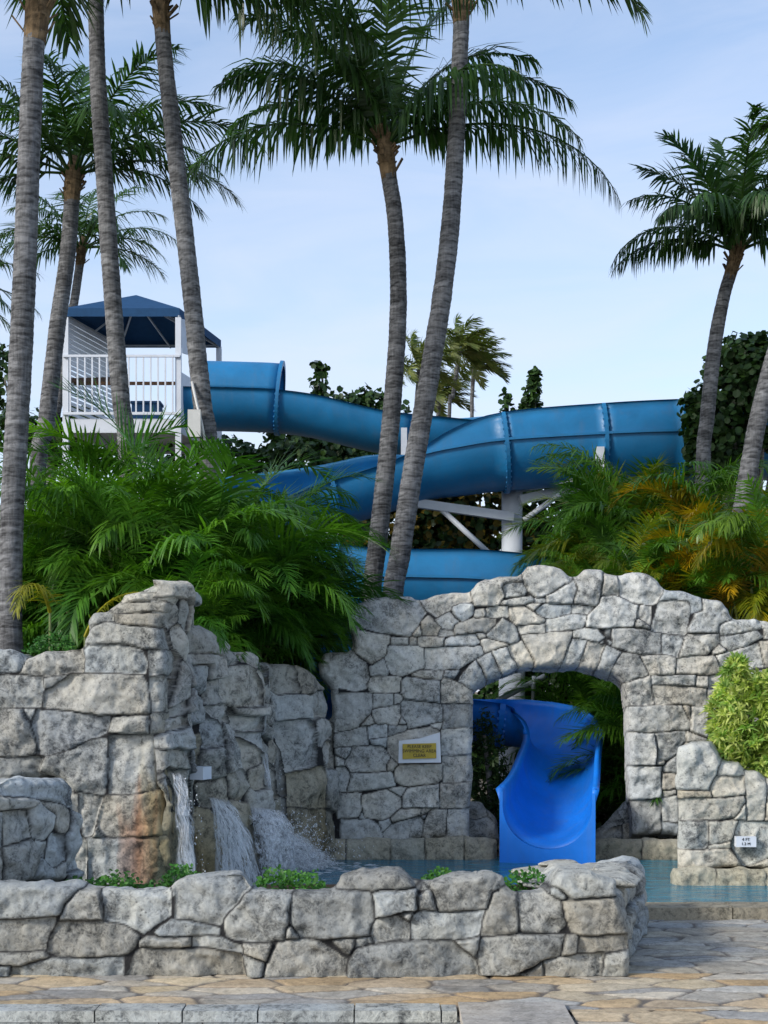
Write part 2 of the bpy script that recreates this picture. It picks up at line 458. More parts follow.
    Xb = (A[0] + d[0] * U + bd[0] * hb)[::st, ::st]; Yb = (A[1] + d[1] * U + bd[1] * hb)[::st, ::st]
    qb = np.stack([ib[:-1, :-1], ib[1:, :-1], ib[1:, 1:], ib[:-1, 1:]], -1).reshape(-1, 4); qb = qb[(qb >= 0).all(1)]
    if len(qb): mb.add(np.stack([Xb[wv], Yb[wv], V[::st, ::st][wv]], -1), qb, C=(0.8, 0.8, 0.8, 1))
    return mb.build(name, mat or M['stone'], parent, smooth=True)

def rock(mb, c, size, seed, rz=0.0, flat=0.75, sub=4):
    bm = bmesh.new(); bmesh.ops.create_icosphere(bm, subdivisions=sub, radius=1)
    V = np.array([v.co[:] for v in bm.verts]); Fc = [[v.index for v in f.verts] for f in bm.faces]; bm.free()
    r = np.random.RandomState(seed)
    for k in range(9):
        n = r.normal(size=3); n /= np.linalg.norm(n); dd = r.uniform(.62, .9)
        s = V @ n - dd; V = V - np.where(s > 0, s, 0)[:, None] * n * 0.85
    s = V[:, 2] - flat; V[:, 2] -= np.where(s > 0, s, 0) * .85
    w = fbm(V[:, 0] * 2.3 + V[:, 2], V[:, 1] * 2.3 - V[:, 2] * 1.7, seed, 4)
    V = V * (1 + 0.10 * w)[:, None] * np.array(size)
    ca, sa = math.cos(rz), math.sin(rz)
    V = np.stack([V[:, 0] * ca - V[:, 1] * sa, V[:, 0] * sa + V[:, 1] * ca, V[:, 2]], -1) + np.array(c)
    t = r.uniform(.9, 1.08)
    mb.add(V, T=Fc, C=(t, t, t * .97, 1))

# ---- arch wall, traced stone by stone
A1 = crop(310, 560, 4.267, [
 [(160,215),(255,165),(430,155),(475,185),(497,225),(430,325),(290,300),(165,265)],
 [(180,295),(340,325),(330,400),(265,445),(195,390)],
 [(35,440),(60,400),(180,395),(235,440),(250,500),(235,550),(190,560),(85,535),(40,490)],
 [(345,330),(420,335),(420,360),(345,362)], [(425,335),(455,335),(455,360),(425,360)],
 [(330,365),(450,360),(487,380),(487,455),(385,495),(345,485),(320,425)],
 [(250,460),(310,425),(330,470),(325,495),(255,497)], [(435,490),(480,472),(568,472),(565,505),(480,500)],
 [(480,270),(510,240),(560,285),(545,320),(485,318)], [(540,255),(590,220),(632,260),(605,295),(570,290)],
 [(480,170),(590,142),(680,140),(688,175),(610,190),(590,215),(540,240),(505,215)],
 [(605,195),(640,175),(690,195),(695,225),(655,258),(615,225)],
 [(462,330),(575,330),(570,365),(475,370),(462,350)], [(560,295),(605,300),(610,320),(560,322)],
 [(440,320),(470,290),(478,320),(450,328)], [(578,345),(640,318),(710,320),(722,350),(700,365),(580,367)],
 [(495,380),(735,370),(740,400),(640,460),(495,465)], [(245,530),(265,500),(385,502),(382,560),(260,570)],
 [(390,520),(410,502),(555,515),(555,610),(400,595),(385,570)],
 [(565,520),(575,500),(620,520),(690,555),(700,610),(557,612)], [(575,472),(635,472),(615,500),(572,497)],
 [(90,575),(262,572),(262,650),(210,710),(105,740),(95,650)], [(268,575),(350,575),(355,620),(270,632)],
 [(357,575),(390,578),(395,605),(360,615)], [(265,640),(385,625),(390,670),(370,705),(290,700),(268,665)],
 [(390,605),(410,597),(557,617),(562,690),(420,715),(395,665)], [(567,618),(697,615),(697,715),(570,718)]])
A2 = crop(310, 710, 4.267, [
 [(210,65),(262,20),(275,55),(245,67)], [(380,60),(395,30),(410,60)], [(105,105),(240,72),(248,150),(105,158)],
 [(245,70),(330,62),(330,115),(255,122)], [(335,68),(410,70),(400,95),(340,110)], [(260,128),(328,118),(325,160),(270,148)],
 [(335,115),(420,90),(550,75),(556,225),(380,225),(340,190)], [(522,65),(560,60),(555,85),(530,88)],
 [(567,85),(695,80),(690,190),(562,192)], [(567,198),(690,193),(690,305),(570,308)], [(560,313),(688,308),(688,415),(556,418)],
 [(110,165),(172,165),(172,195),(150,210),(112,195)], [(110,195),(150,212),(145,240),(110,242)],
 [(180,160),(310,158),(340,200),(325,260),(180,265),(152,225)], [(330,235),(350,212),(378,235),(355,262),(335,260)],
 [(370,250),(385,235),(560,230),(568,280),(540,310),(400,325),(365,300)], [(175,275),(350,265),(362,320),(160,355)],
 [(112,245),(140,243),(172,280),(155,350),(115,350)], [(340,335),(415,328),(390,365)],
 [(410,335),(550,315),(553,415),(400,420),(395,380)], [(222,370),(325,340),(390,380),(385,420),(310,470),(230,460)],
 [(115,360),(218,360),(212,450),(120,465)], [(215,440),(238,465),(212,468)], [(345,465),(380,420),(515,425),(500,440),(350,475)],
 [(130,470),(240,468),(300,500),(310,560),(130,565)], [(295,480),(335,465),(345,485),(305,515)],
 [(310,530),(350,490),(470,455),(485,480),(475,545),(330,560)], [(490,460),(525,425),(582,428),(580,550),(480,552)],
 [(588,428),(682,425),(682,552),(585,552)], [(478,455),(505,445),(490,470)],
 [(20,60),(95,60),(95,560),(20,560)]])
A3 = crop(460, 560, 4.267, [
 [(55,150),(80,100),(160,70),(260,68),(265,90),(180,100),(185,150),(165,195),(60,195)],
 [(180,120),(200,98),(265,98),(285,125),(275,150),(195,155)],
 [(270,75),(290,30),(350,18),(430,35),(468,85),(440,100),(370,150),(325,160),(290,130)],
 [(370,155),(480,92),(500,115),(480,187),(375,180)], [(495,85),(530,45),(610,45),(615,90),(590,180),(570,198),(490,185),(500,120)],
 [(612,60),(670,65),(675,150),(608,150)], [(180,175),(300,158),(315,175),(265,190),(180,190)], [(318,165),(370,165),(365,180),(318,180)],
 [(55,220),(100,212),(105,240),(65,252)], [(115,210),(200,195),(212,240),(115,240)],
 [(212,205),(265,192),(365,260),(340,270),(240,272),(212,240)], [(280,190),(345,187),(315,215)],
 [(328,215),(370,190),(475,192),(475,225),(385,248),(330,230)], [(480,195),(570,200),(545,230),(482,225)],
 [(370,255),(470,235),(540,240),(525,290),(370,305)], [(250,280),(360,277),(362,308),(260,312)],
 [(-25,275),(60,250),(155,250),(155,280),(120,305),(-20,322)], [(70,315),(100,308),(110,325),(80,335)],
 [(120,320),(185,252),(235,280),(250,345),(215,355)], [(95,340),(125,335),(208,360),(110,390),(97,365)],
 [(5,500),(68,430),(118,515),(50,548),(0,520)], [(72,425),(130,397),(180,490),(122,515)], [(140,390),(200,372),(248,462),(185,488)],
 [(205,370),(262,345),(322,450),(252,465)], [(265,320),(480,310),(430,450),(328,455)], [(485,340),(545,345),(508,455),(435,452)],
 [(548,348),(618,362),(580,470),(512,458)], [(622,368),(690,395),(640,485),(582,470)],
 [(490,305),(530,292),(640,305),(648,345),(625,358),(490,330)], [(545,240),(585,200),(610,155),(670,160),(760,200),(755,260),(740,285),(640,290),(545,285)]])
A4 = crop(600, 560, 4.571, [
 [(90,75),(130,57),(210,60),(270,95),(288,150),(265,190),(220,205),(140,190),(90,160)], [(178,240),(195,210),(235,215),(232,295),(175,265)],
 [(165,280),(180,270),(228,300),(228,312),(165,305)], [(245,300),(275,190),(400,185),(415,215),(400,300),(395,345),(285,325),(242,318)],
 [(270,185),(300,140),(390,145),(470,170),(475,230),(420,240),(415,190),(300,180)],
 [(410,310),(440,250),(475,240),(475,180),(560,185),(595,230),(590,270),(550,290),(540,330),(410,330)],
 [(552,300),(580,280),(720,270),(735,310),(600,335),(555,335)], [(558,350),(720,320),(745,350),(600,415),(560,390)],
 [(400,345),(545,335),(550,375),(510,410),(490,430),(370,438)], [(290,340),(385,350),(385,360),(355,438),(292,425)],
 [(60,315),(280,330),(285,430),(200,430),(60,390)], [(0,325),(50,320),(55,380),(0,385)], [(515,415),(550,390),(575,415),(520,430)],
 [(535,440),(600,420),(730,378),(750,490),(560,500)], [(735,375),(768,370),(860,375),(860,480),(755,490)],
 [(750,280),(860,290),(860,360),(755,355)],
 [(190,435),(345,440),(340,520),(230,520),(215,490)], [(355,450),(520,440),(560,500),(530,515),(350,520)],
 [(105,425),(180,432),(222,520),(115,555),(60,515)], [(118,565),(230,530),(245,660),(128,668)], [(240,530),(440,530),(440,570),(245,565)],
 [(445,535),(500,530),(500,578),(445,570)], [(250,572),(490,585),(490,665),(258,662)], [(505,530),(860,505),(860,580),(505,580)],
 [(500,590),(680,590),(680,665),(500,665)], [(690,590),(860,590),(860,665),(690,665)]])
A5 = crop(600, 690, 4.571, [
 [(130,80),(375,75),(410,150),(405,185),(135,188)], [(375,75),(415,75),(410,130)], [(420,80),(500,80),(495,220),(418,185)],
 [(137,198),(255,198),(255,345),(138,347)], [(262,198),(390,197),(390,270),(300,320),(262,320)], [(398,195),(490,225),(490,240),(398,240)],
 [(260,325),(295,325),(290,345),(260,348)], [(295,350),(355,295),(360,375),(298,375)], [(138,355),(283,355),(283,495),(140,500)],
 [(290,380),(355,380),(355,452),(292,455)], [(292,460),(350,460),(350,480),(292,488)], [(150,508),(278,505),(282,662),(165,665)],
 [(286,500),(360,488),(360,605),(288,600)], [(290,608),(360,612),(360,665),(290,665)],
 [(505,80),(860,80),(860,235),(505,235)], [(365,245),(600,245),(600,450),(365,450)], [(605,245),(860,245),(860,450),(605,450)],
 [(365,460),(560,460),(560,665),(365,665)], [(568,460),(860,460),(860,665),(568,665)]])
ARCH_A, ARCH_B = (-0.9, 13.75), (4.6, 13.75)
arch = empty('stone_arch_wall', (1.6, 13.9, -0.3), 'tall grey fieldstone wall with an arched opening for the blue slide', 'wall')
stone_wall('stonework', ARCH_A, ARCH_B, extend(to_plane(A1 + A2 + A3 + A4 + A5, ARCH_A, ARCH_B), 1, 3.2, .12, 2.25, 71), 0.0115, arch, thick=0.26, tol=.014, seed=5, base=0.12, off=0.025,
           tints={})
def ledge_row(u0, u1, z0, z1, seed, wmin, wmax):
    r = random.Random(seed); out = []; u = u0
    while u < u1 - .05:
        w = min(r.uniform(wmin, wmax), u1 - u)
        out.append(np.array([(u + .006, z0), (u + w - .006, z0), (u + w - .006, z1 + r.uniform(-.012, .012)), (u + .006, z1 + r.uniform(-.012, .012))])); u += w
    return out
stone_wall('footing_ledge', (-0.75, 13.60), (4.6, 13.60), ledge_row(0.0, 1.85, -.35, .145, 3, .34, .5) + ledge_row(2.70, 8.6, -.35, .145, 4, .5, .8), 0.012, arch,
           M['stone_wet'], thick=0.22, off=.012, seed=8, base=-.35, facet=.05, tints={k: (.78, .72, .60) for k in range(40)})
RB = [[(462,803),(481,804),(487,815),(476,819),(462,818)], [(462,821),(489,819),(497,827),(499,842),(462,842)], [(488,812),(495,818),(497,824),(491,818)],
      [(640,802),(627,803),(621,812),(626,822),(640,822)], [(617,813),(622,824),(612,829),(605,828)], [(596,842),(599,832),(620,828),(622,842)], [(624,826),(640,824),(640,842),(624,842)]]
stone_wall('rubble', (0.7, 14.12), (2.7, 14.12), to_plane(RB, (0.7, 14.12), (2.7, 14.12)), 0.012, arch, thick=.25, seed=9, off=.05, base=0.0, tol=.02, close=.05)

# ---- right planter wall
A6 = crop(600, 690, 4.571, [
 [(365,310),(372,262),(420,245),(500,243),(540,300),(548,340),(500,455),(362,455)], [(545,350),(575,340),(640,345),(660,385),(640,392),(545,388)],
 [(505,440),(535,398),(655,400),(662,475),(610,485),(520,482)], [(370,465),(505,460),(510,485),(372,500)],
 [(370,505),(655,488),(665,510),(620,580),(380,595)], [(625,590),(665,525),(670,595)],
 [(670,380),(730,380),(768,420),(768,500),(750,600),(680,598)], [(372,605),(490,602),(498,700),(480,722),(372,722)],
 [(500,605),(635,600),(600,690),(505,700)], [(503,705),(600,695),(600,715),(505,722)], [(372,732),(590,728),(655,810),(372,828)],
 [(610,710),(645,600),(780,610),(880,620),(880,740),(690,800),(660,805)], [(690,810),(768,765),(880,755),(880,825)],
 [(775,420),(880,400),(880,600),(760,600)], [(885,400),(1080,400),(1080,600),(885,600)], [(885,610),(1080,610),(1080,825),(885,825)]])
RP_A, RP_B = (2.4, 11.9), (5.2, 11.9)
rpl = empty('stone_planter_wall', (3.6, 12.2, -0.3), 'grey stone planter wall at the pool edge under the yellow-green bush', 'planter wall')
stone_wall('stonework', RP_A, RP_B, extend(to_plane(A6, RP_A, RP_B), 1, 3.0, .03, .95, 72), 0.0105, rpl, thick=1.0, back=(.30, 1.0), tol=.014, seed=15, off=.02, base=.02,
           tints={k: (1.04, 1.02, .97) for k in range(16)})
stone_wall('footing_ledge', (2.44, 11.80), (5.2, 11.80), ledge_row(0.02, 4.3, -.35, .085, 13, .33, .42), 0.012, rpl, M['stone_wet'], thick=0.2, off=.012, seed=18, base=-.35, facet=.05,
           tints={k: (.9, .85, .72) for k in range(12)})
mb = MB(); mb.box(3.05, 6.6, 12.35, 13.3, -0.4, 0.84); mb.build('soil', M['soil'], rpl)

# ---- front planter wall
F1 = crop(0, 865, 4.518, [
 [(-80,100),(60,90),(360,105),(330,130),(270,220),(240,235),(0,250),(-80,250)], [(290,180),(355,125),(440,118),(460,250),(270,255)],
 [(455,120),(755,130),(760,230),(650,310),(600,290),(540,265),(470,255)], [(-80,260),(245,240),(235,290),(200,390),(0,395),(-80,395)],
 [(-80,405),(190,402),(210,425),(60,458),(-80,455)], [(260,270),(470,262),(560,280),(625,330),(610,370),(570,405),(270,422),(205,395),(215,340)],
 [(-80,460),(35,463),(15,525),(-80,525)], [(45,470),(220,432),(545,420),(540,522),(30,525)],
 [(-400,100),(-88,100),(-88,250),(-400,250)], [(-400,260),(-88,260),(-88,395),(-400,395)], [(-400,405),(-88,405),(-88,525),(-400,525)]])
F2 = crop(160, 865, 4.518, [
 [(65,80),(110,65),(365,60),(395,110),(310,210),(270,280),(150,250),(65,245)], [(-20,310),(10,280),(50,252),(140,262),(265,300),(262,325),(0,325)],
 [(-90,350),(-60,330),(0,335),(135,340),(135,370),(0,378),(-90,375)], [(150,335),(260,335),(365,365),(370,398),(280,390),(150,372)],
 [(290,250),(380,140),(430,125),(585,130),(580,260),(550,340),(480,350),(300,325)], [(-170,520),(-110,400),(-80,385),(360,400),(385,520)],
 [(378,360),(495,365),(470,435),(385,405)], [(375,410),(460,450),(455,520),(392,520)], [(565,335),(570,295),(590,290),(625,338)],
 [(470,490),(500,410),(530,360),(620,345),(720,350),(780,390),(840,430),(835,520),(470,520)]])
F3 = crop(320, 865, 4.518, [
 [(-125,140),(-20,130),(110,125),(225,120),(240,200),(235,260),(220,325),(0,338),(-90,330),(-130,270)],
 [(80,110),(85,65),(200,45),(350,38),(400,65),(425,100),(380,108),(240,118)], [(245,130),(270,115),(435,110),(443,195),(250,238)],
 [(450,140),(480,115),(510,125),(530,200),(455,195)], [(500,80),(640,52),(790,48),(830,60),(800,90),(750,205),(540,205)],
 [(232,275),(270,245),(360,240),(405,265),(405,345),(240,358),(228,320)], [(365,235),(420,212),(410,262)],
 [(415,300),(430,230),(480,205),(545,215),(740,215),(725,320),(600,335),(412,342)], [(60,352),(155,340),(155,365),(130,405)],
 [(165,375),(170,340),(220,333),(235,365)], [(125,520),(130,440),(170,385),(240,365),(590,345),(715,440),(712,520)], [(610,345),(725,330),(712,432)]])
F4 = crop(480, 855, 4.267, [
 [(12,350),(15,280),(50,165),(155,165),(165,320),(150,345)], [(170,180),(185,170),(310,175),(350,200),(370,290),(330,335),(190,340),(172,325)],
 [(305,165),(330,90),(350,72),(480,75),(585,110),(588,180),(410,190),(385,185),(350,145),(310,140)], [(310,145),(330,140),(390,180),(350,190),(312,170)],
 [(362,205),(400,195),(590,190),(630,335),(420,340),(390,325),(375,280)],
 [(0,520),(-10,430),(10,370),(160,350),(355,345),(340,420),(270,455),(200,490),(140,520)], [(345,425),(370,345),(412,345),(408,415)],
 [(418,412),(430,352),(620,345),(628,405)], [(190,527),(265,470),(270,527)], [(275,460),(360,430),(535,418),(520,527),(275,527)],
 [(530,527),(545,430),(645,410),(652,500),(645,527)]])
fpl = empty('low_planter_wall', (-0.4, 8.3, 0), 'low foreground planter wall of large grey stones beside the flagstone walk', 'planter wall')
FR_A, FR_B = (-3.6, 7.80), (1.4, 7.80)
stone_wall('stonework', FR_A, FR_B, extend(to_plane(F1 + F2 + F3 + F4, FR_A, FR_B), -1, 2.4, 0, .5, 73), 0.0085, fpl, thick=0.42, seed=25, off=.03, base=0.0, rnd=.03, fade=.018, edge=.05,
           tints={k: (.70, .71, .71) for k in range(200)}, clip=lambda U, V: U < 4.975)  # same stone tinted darker and cooler: the wall's shade put into its colour
SD_A, SD_B = (1.33, 7.86), (1.80, 9.55)
Ls = math.hypot(SD_B[0] - SD_A[0], SD_B[1] - SD_A[1])
stone_wall('side_stonework', SD_A, SD_B, random_courses(-0.02, Ls, 0.0, 0.46, 9, .10, .2, .12, .3), 0.011, fpl, tints={k: (.76, .77, .77) for k in range(99)}, thick=0.35, seed=27, off=.03, base=0.0, rnd=.035)  # shade tint of the front face carried round the side
stone_wall('rear_stonework', (1.60, 9.35), (-6.0, 9.35), random_courses(0, 7.6, -0.35, 0.30, 10, .14, .26, .25, .6), 0.02, fpl, thick=0.3, seed=28, off=.02, base=-.35)
mb = MB(); mb.box(-6.0, 1.2, 8.1, 9.15, -0.4, 0.33); mb.build('soil', M['soil'], fpl)
mb = MB()
for k, (px, py, D, sx, sy, sz) in enumerate([(548, 868, 9.3, .24, .2, .06), (572, 866, 9.0, .20, .22, .075), (600, 867, 9.1, .17, .25, .07), (608, 867, 8.75, .12, .25, .055), (545, 877, 8.8, .2, .2, .05), (558, 861, 9.4, .14, .12, .035),
                                              (610, 874, 8.35, .2, .22, .06)]):
    p = P(px, py, D); rock(mb, (p[0], D, p[2] - sz * .5), (sx, sy, sz), 60 + k, k * .1 - .2, flat=.5, sub=4)
mb.build('coping_stones', M['stone'], fpl, smooth=True)

# ---- left wall, front face and the cascade face
L1 = crop(0, 570, 4.267, [
 [(-60,340),(40,335),(90,370),(85,425),(-60,440)], [(80,430),(110,375),(180,345),(330,345),(355,380),(350,430),(150,445)],
 [(-60,450),(170,450),(170,580),(0,585),(-60,585)], [(180,460),(285,445),(210,495),(182,490)], [(178,520),(300,440),(600,450),(630,500),(635,610),(420,615),(180,580)],
 [(350,400),(370,320),(530,320),(600,345),(625,400),(610,440),(480,430),(360,430)], [(355,300),(400,235),(450,215),(520,235),(680,250),(690,330),(600,335),(530,312),(355,315)],
 [(370,210),(390,185),(470,178),(480,215),(370,240)], [(480,180),(670,178),(690,200),(670,240),(540,225),(482,215)],
 [(460,160),(490,138),(700,130),(720,165),(700,175),(470,175)], [(510,130),(520,105),(600,90),(740,100),(740,125),(510,130)], [(600,80),(640,60),(780,55),(780,95),(600,88)],
 [(-60,595),(90,600),(125,650),(145,780),(60,800),(-60,790)], [(100,600),(145,600),(125,645)], [(130,660),(165,600),(460,630),(455,690),(300,760),(200,790),(155,775)],
 [(460,690),(480,635),(625,628),(632,700),(470,690)], [(640,620),(685,615),(688,690),(640,700)],
 [(-360,340),(-66,340),(-66,585),(-360,585)], [(-360,595),(-66,595),(-66,790),(-360,790)], [(635,345),(700,345),(700,440),(640,450)], [(640,460),(690,455),(690,600),(642,605)]])
L2 = crop(0, 720, 4.267, [
 [(-60,165),(175,160),(150,245),(-60,240)], [(165,220),(195,160),(380,90),(450,85),(455,200),(440,315),(330,300),(250,245)],
 [(460,75),(600,70),(665,65),(675,280),(580,305),(470,310)], [(-60,250),(100,250),(0,300),(-60,300)], [(335,310),(430,325),(400,490),(360,500),(330,380)],
 [(445,320),(590,320),(690,300),(695,490),(600,495),(420,490),(420,420)], [(395,500),(410,460),(435,495)], [(370,510),(600,505),(690,500),(700,720),(370,720)],
 [(-360,310),(150,310),(150,500),(-360,500)], [(160,310),(325,320),(320,500),(160,500)], [(-360,510),(360,510),(360,720),(-360,720)], [(370,730),(700,730),(700,830),(370,830)]])
LW_A, LW_B = (-5.2, 10.5), (-1.66, 10.5)
lwl = empty('cascade_wall', (-1.8, 11.2, -0.3), 'high grey stone wall at the left with water falling down its right face', 'wall')
nl1 = len(L1)
def lw_stain(U, V):
    # mineral streaks running down the corner stones: a rust band and an olive band beside it
    n1 = fbm(U * 9, V * 1.6, 91, 4); n2 = fbm(U * 14, V * 2.2, 92, 4)
    low = np.clip((1.25 - V + .5 * n1) / .35, 0, 1)
    a = np.clip(1 - np.abs(U - 3.33 - .08 * n2) / .15, 0, 1) ** .5 * np.clip((.82 - V + .3 * n2) / .2, 0, 1) * (.85 + .5 * n2)
    b = np.clip(1 - np.abs(U - 3.47 - .05 * n1) / .12, 0, 1) ** .5 * low * (1.0 + .4 * n1)
    a = np.clip(a, 0, 1)[..., None]; b = np.clip(b, 0, 1)[..., None]
    return (1 - a + a * np.array([.85, .46, .30])) * (1 - b + b * np.array([.84, .70, .44]))

stone_wall('stonework', LW_A, LW_B, extend(to_plane(L1 + L2, LW_A, LW_B), -1, 3.6, -.3, 1.85, 74), 0.0105, lwl, thick=0.6, seed=35, off=.035, base=-.3, rnd=.03, facet=.15,
           lean=lambda U, V: -0.10 * np.clip(V - 1.75, 0, 9), close=.045, tol=.014, back=(.1, 1.0),
           tints={**{k: (.80, .81, .81) for k in range(400)}, nl1 + 0: (.68, .71, .74), nl1 + 1: (.68, .71, .74), 12: (.68, .71, .75), 14: (.72, .74, .77)}, stain_shade=lambda U, V: lw_stain(U, V))
W1 = crop(150, 570, 3.938, [
 [(0,60),(130,55),(165,85),(200,215),(185,240),(165,250),(130,240),(130,130),(100,100),(0,105)], [(0,115),(70,115),(95,200),(80,240),(75,200),(40,165),(0,160)],
 [(0,170),(30,165),(60,215),(40,310),(0,312)], [(45,230),(80,225),(82,315),(45,315)], [(85,230),(105,215),(130,320),(125,350),(105,320)], [(106,120),(128,140),(126,238),(104,208)],
 [(130,245),(165,255),(195,245),(205,325),(140,328)], [(0,320),(90,320),(110,345),(105,420),(60,420),(0,440)], [(10,450),(60,425),(105,430),(95,500),(70,550),(0,560)],
 [(110,360),(130,380),(135,500),(90,540),(105,470)], [(130,335),(205,335),(215,430),(200,465),(135,465)], [(205,245),(260,235),(310,245),(330,290),(325,330),(270,330),(220,320)],
 [(215,330),(290,335),(315,380),(300,430),(275,430),(270,375),(225,365)], [(315,330),(345,325),(350,375),(330,385)], [(225,375),(265,375),(265,470),(245,485),(225,440)],
 [(270,440),(305,430),(310,530),(275,530)], [(140,475),(220,475),(225,550),(145,555)], [(225,440),(250,490),(260,590),(225,590)],
 [(310,385),(345,385),(385,400),(415,460),(420,530),(345,540),(315,520)], [(365,350),(430,340),(480,345),(520,400),(515,410),(445,410),(400,385)],
 [(400,400),(440,415),(445,460),(425,455)], [(450,415),(515,412),(520,440),(455,442)], [(455,450),(530,445),(545,500),(530,525),(480,520)],
 [(420,460),(450,460),(475,520),(465,560),(425,555)], [(525,385),(545,370),(600,390),(605,480),(580,490),(560,460)], [(605,395),(640,400),(690,465),(680,480),(610,485)],
 [(560,490),(615,495),(625,580),(570,590)], [(620,490),(700,480),(712,590),(630,590)], [(350,545),(425,540),(425,600),(350,600)], [(275,540),(340,530),(345,600),(275,600)],
 [(480,525),(535,530),(550,600),(470,600)], [(70,550),(130,520),(140,590),(50,595)]])
W2 = crop(150, 710, 3.938, [
 [(0,10),(40,30),(40,80),(0,95)], [(45,20),(130,0),(150,60),(60,80),(45,50)], [(60,90),(150,65),(160,150),(60,145)], [(150,30),(190,0),(205,80),(180,140),(160,120)],
 [(55,160),(155,160),(190,200),(150,230),(55,230)], [(0,100),(25,110),(25,300),(0,310)], [(60,240),(145,240),(195,270),(205,350),(160,415),(120,400),(125,330),(90,270)],
 [(70,275),(100,280),(125,340),(120,380),(85,360)], [(195,140),(230,130),(235,300),(205,340),(195,260)], [(235,110),(260,110),(265,280),(235,330)], [(0,320),(45,320),(55,480),(0,490)],
 [(0,500),(45,500),(60,650),(0,660)], [(220,380),(262,380),(262,480),(220,485)], [(215,490),(260,488),(255,640),(215,640)], [(265,270),(275,160),(305,150),(310,260),(280,270)],
 [(270,20),(300,30),(310,140),(275,150)], [(317,50),(345,80),(350,230),(320,240)], [(350,120),(400,145),(415,185),(385,220),(350,225)], [(360,95),(450,90),(460,160),(440,165),(400,130)],
 [(330,0),(425,0),(430,80),(360,85)], [(430,0),(480,0),(500,80),(530,80),(520,110),(440,80)], [(325,240),(370,230),(385,300),(350,360),(330,330)],
 [(390,230),(420,215),(445,260),(440,295),(400,310)], [(420,175),(450,175),(465,220),(445,245)], [(390,320),(460,300),(475,410),(380,390)], [(465,130),(490,115),(550,240),(520,220),(480,160)],
 [(525,75),(550,80),(550,220),(530,200)], [(570,60),(640,40),(660,150),(650,220),(590,240)], [(655,40),(690,20),(720,60),(720,110),(690,130),(660,120)],
 [(690,135),(725,120),(730,230),(695,230)], [(595,250),(650,230),(690,240),(690,380),(595,385)], [(695,240),(735,240),(735,400),(700,380)], [(595,400),(690,390),(700,590),(600,640)],
 [(700,390),(735,410),(745,600),(710,640)], [(555,150),(585,160),(590,340),(555,330)], [(500,210),(550,245),(555,345),(510,350)], [(480,260),(500,300),(510,420),(480,420)],
 [(520,360),(580,360),(585,480),(530,460)], [(270,300),(310,280),(320,360),(290,380)], [(330,370),(360,370),(360,460),(330,440)], [(260,400),(290,400),(330,690),(265,690)],
 [(65,480),(120,400),(210,450),(210,640),(80,700)], [(370,470),(480,490),(480,640),(340,690)], [(485,490),(590,490),(590,640),(485,640)]])
W_A, W_B = (-1.68, 10.5), (-0.47, 13.65)
Wn = np.array([W_B[1] - W_A[1], -(W_B[0] - W_A[0])]); Wn = Wn / np.linalg.norm(Wn)
def flute(U, V):
    a = 0.10 * np.sin(U * 4.6 + 0.8) + 0.05 * np.sin(U * 11 + 2 * V) + 0.05 * fbm(U * 1.7, V * .8, 77, 3)
    k = np.clip((U - 2.55) / .5, 0, 1)
    return (a - 0.05) * (1 - k) + .03 * k
nw = len(W1)
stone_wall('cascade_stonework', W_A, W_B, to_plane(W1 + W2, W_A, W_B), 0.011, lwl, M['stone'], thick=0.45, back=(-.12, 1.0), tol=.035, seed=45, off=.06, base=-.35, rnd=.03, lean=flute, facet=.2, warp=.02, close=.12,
           stain_shade=lambda U, V: .84 - (np.clip((.75 - V + .5 * fbm(U * 3, V * 2, 93, 4)) / .5, 0, 1) * .85)[..., None] * np.array([.36, .42, .56]), clip=lambda U, V: U > 0.03, tints={nw + k: (.92, .84, .68) for k in (5, 9, 10, 11, 12, 13, 30, 32, 40)})  # overall darkening is shade put into the tint; lower down, wet olive staining

# ---- low stone block at far left
L3 = crop(0, 720, 4.267, [
 [(0,318),(80,262),(290,255),(330,290),(345,380),(290,352),(180,337)], [(-60,330),(170,345),(130,383),(25,383),(-60,380)], [(-60,388),(22,392),(27,540),(-60,545)],
 [(30,392),(125,390),(150,500),(35,535)], [(130,390),(178,345),(250,400),(230,480),(200,515),(160,500)], [(190,350),(290,362),(320,400),(310,480),(270,480),(250,450),(245,390)],
 [(320,390),(355,400),(365,640),(300,650),(300,500)], [(215,560),(230,490),(290,490),(295,600),(240,635),(215,600)], [(160,520),(210,525),(205,585),(180,590)],
 [(30,550),(165,515),(175,600),(150,690),(30,690)], [(-60,550),(25,550),(25,700),(-60,700)], [(175,610),(190,590),(235,640),(240,690),(160,690)], [(245,640),(290,610),(300,690),(245,690)],
 [(305,655),(365,645),(370,690),(305,690)], [(-300,300),(-10,320),(-66,340),(-66,540),(-300,540)], [(-300,550),(-66,550),(-66,700),(-300,700)]])
LB_A, LB_B = (-2.45, 8.35), (-1.92, 9.35)
lbk = empty('stone_block_wall', (-2.5, 9.2, 0), 'rounded low grey rock wall at the far left, behind the front planter wall', 'wall')
stone_wall('stonework', LB_A, LB_B, extend(to_plane(L3, LB_A, LB_B), -1, .9, .2, .95, 75), 0.0095, lbk, thick=0.55, seed=55, off=.022, base=.2, rnd=.025, facet=.12, fade=.03, edge=.05, tol=.012, tints={k: (.92, .94, .95) for k in range(90)})
# ---------------------------------------------------------------- ground, paving, pool
def structure(o): return tag(o, kind='structure')
def sheet(name, x0, x1, y0, y1, z, mat):
    mb = MB(); mb.add([(x0, y0, z), (x1, y0, z), (x1, y1, z), (x0, y1, z)], [(0, 1, 2, 3)]); return structure(mb.build(name, mat))
M['earth'] = mat_simple('sandy_earth', (0.16, 0.13, 0.09), 0.95, 0.1, 0.3, 1.5, 0.3)
sheet('ground', -900, 900, -300, 1500, -0.65, M['earth'])

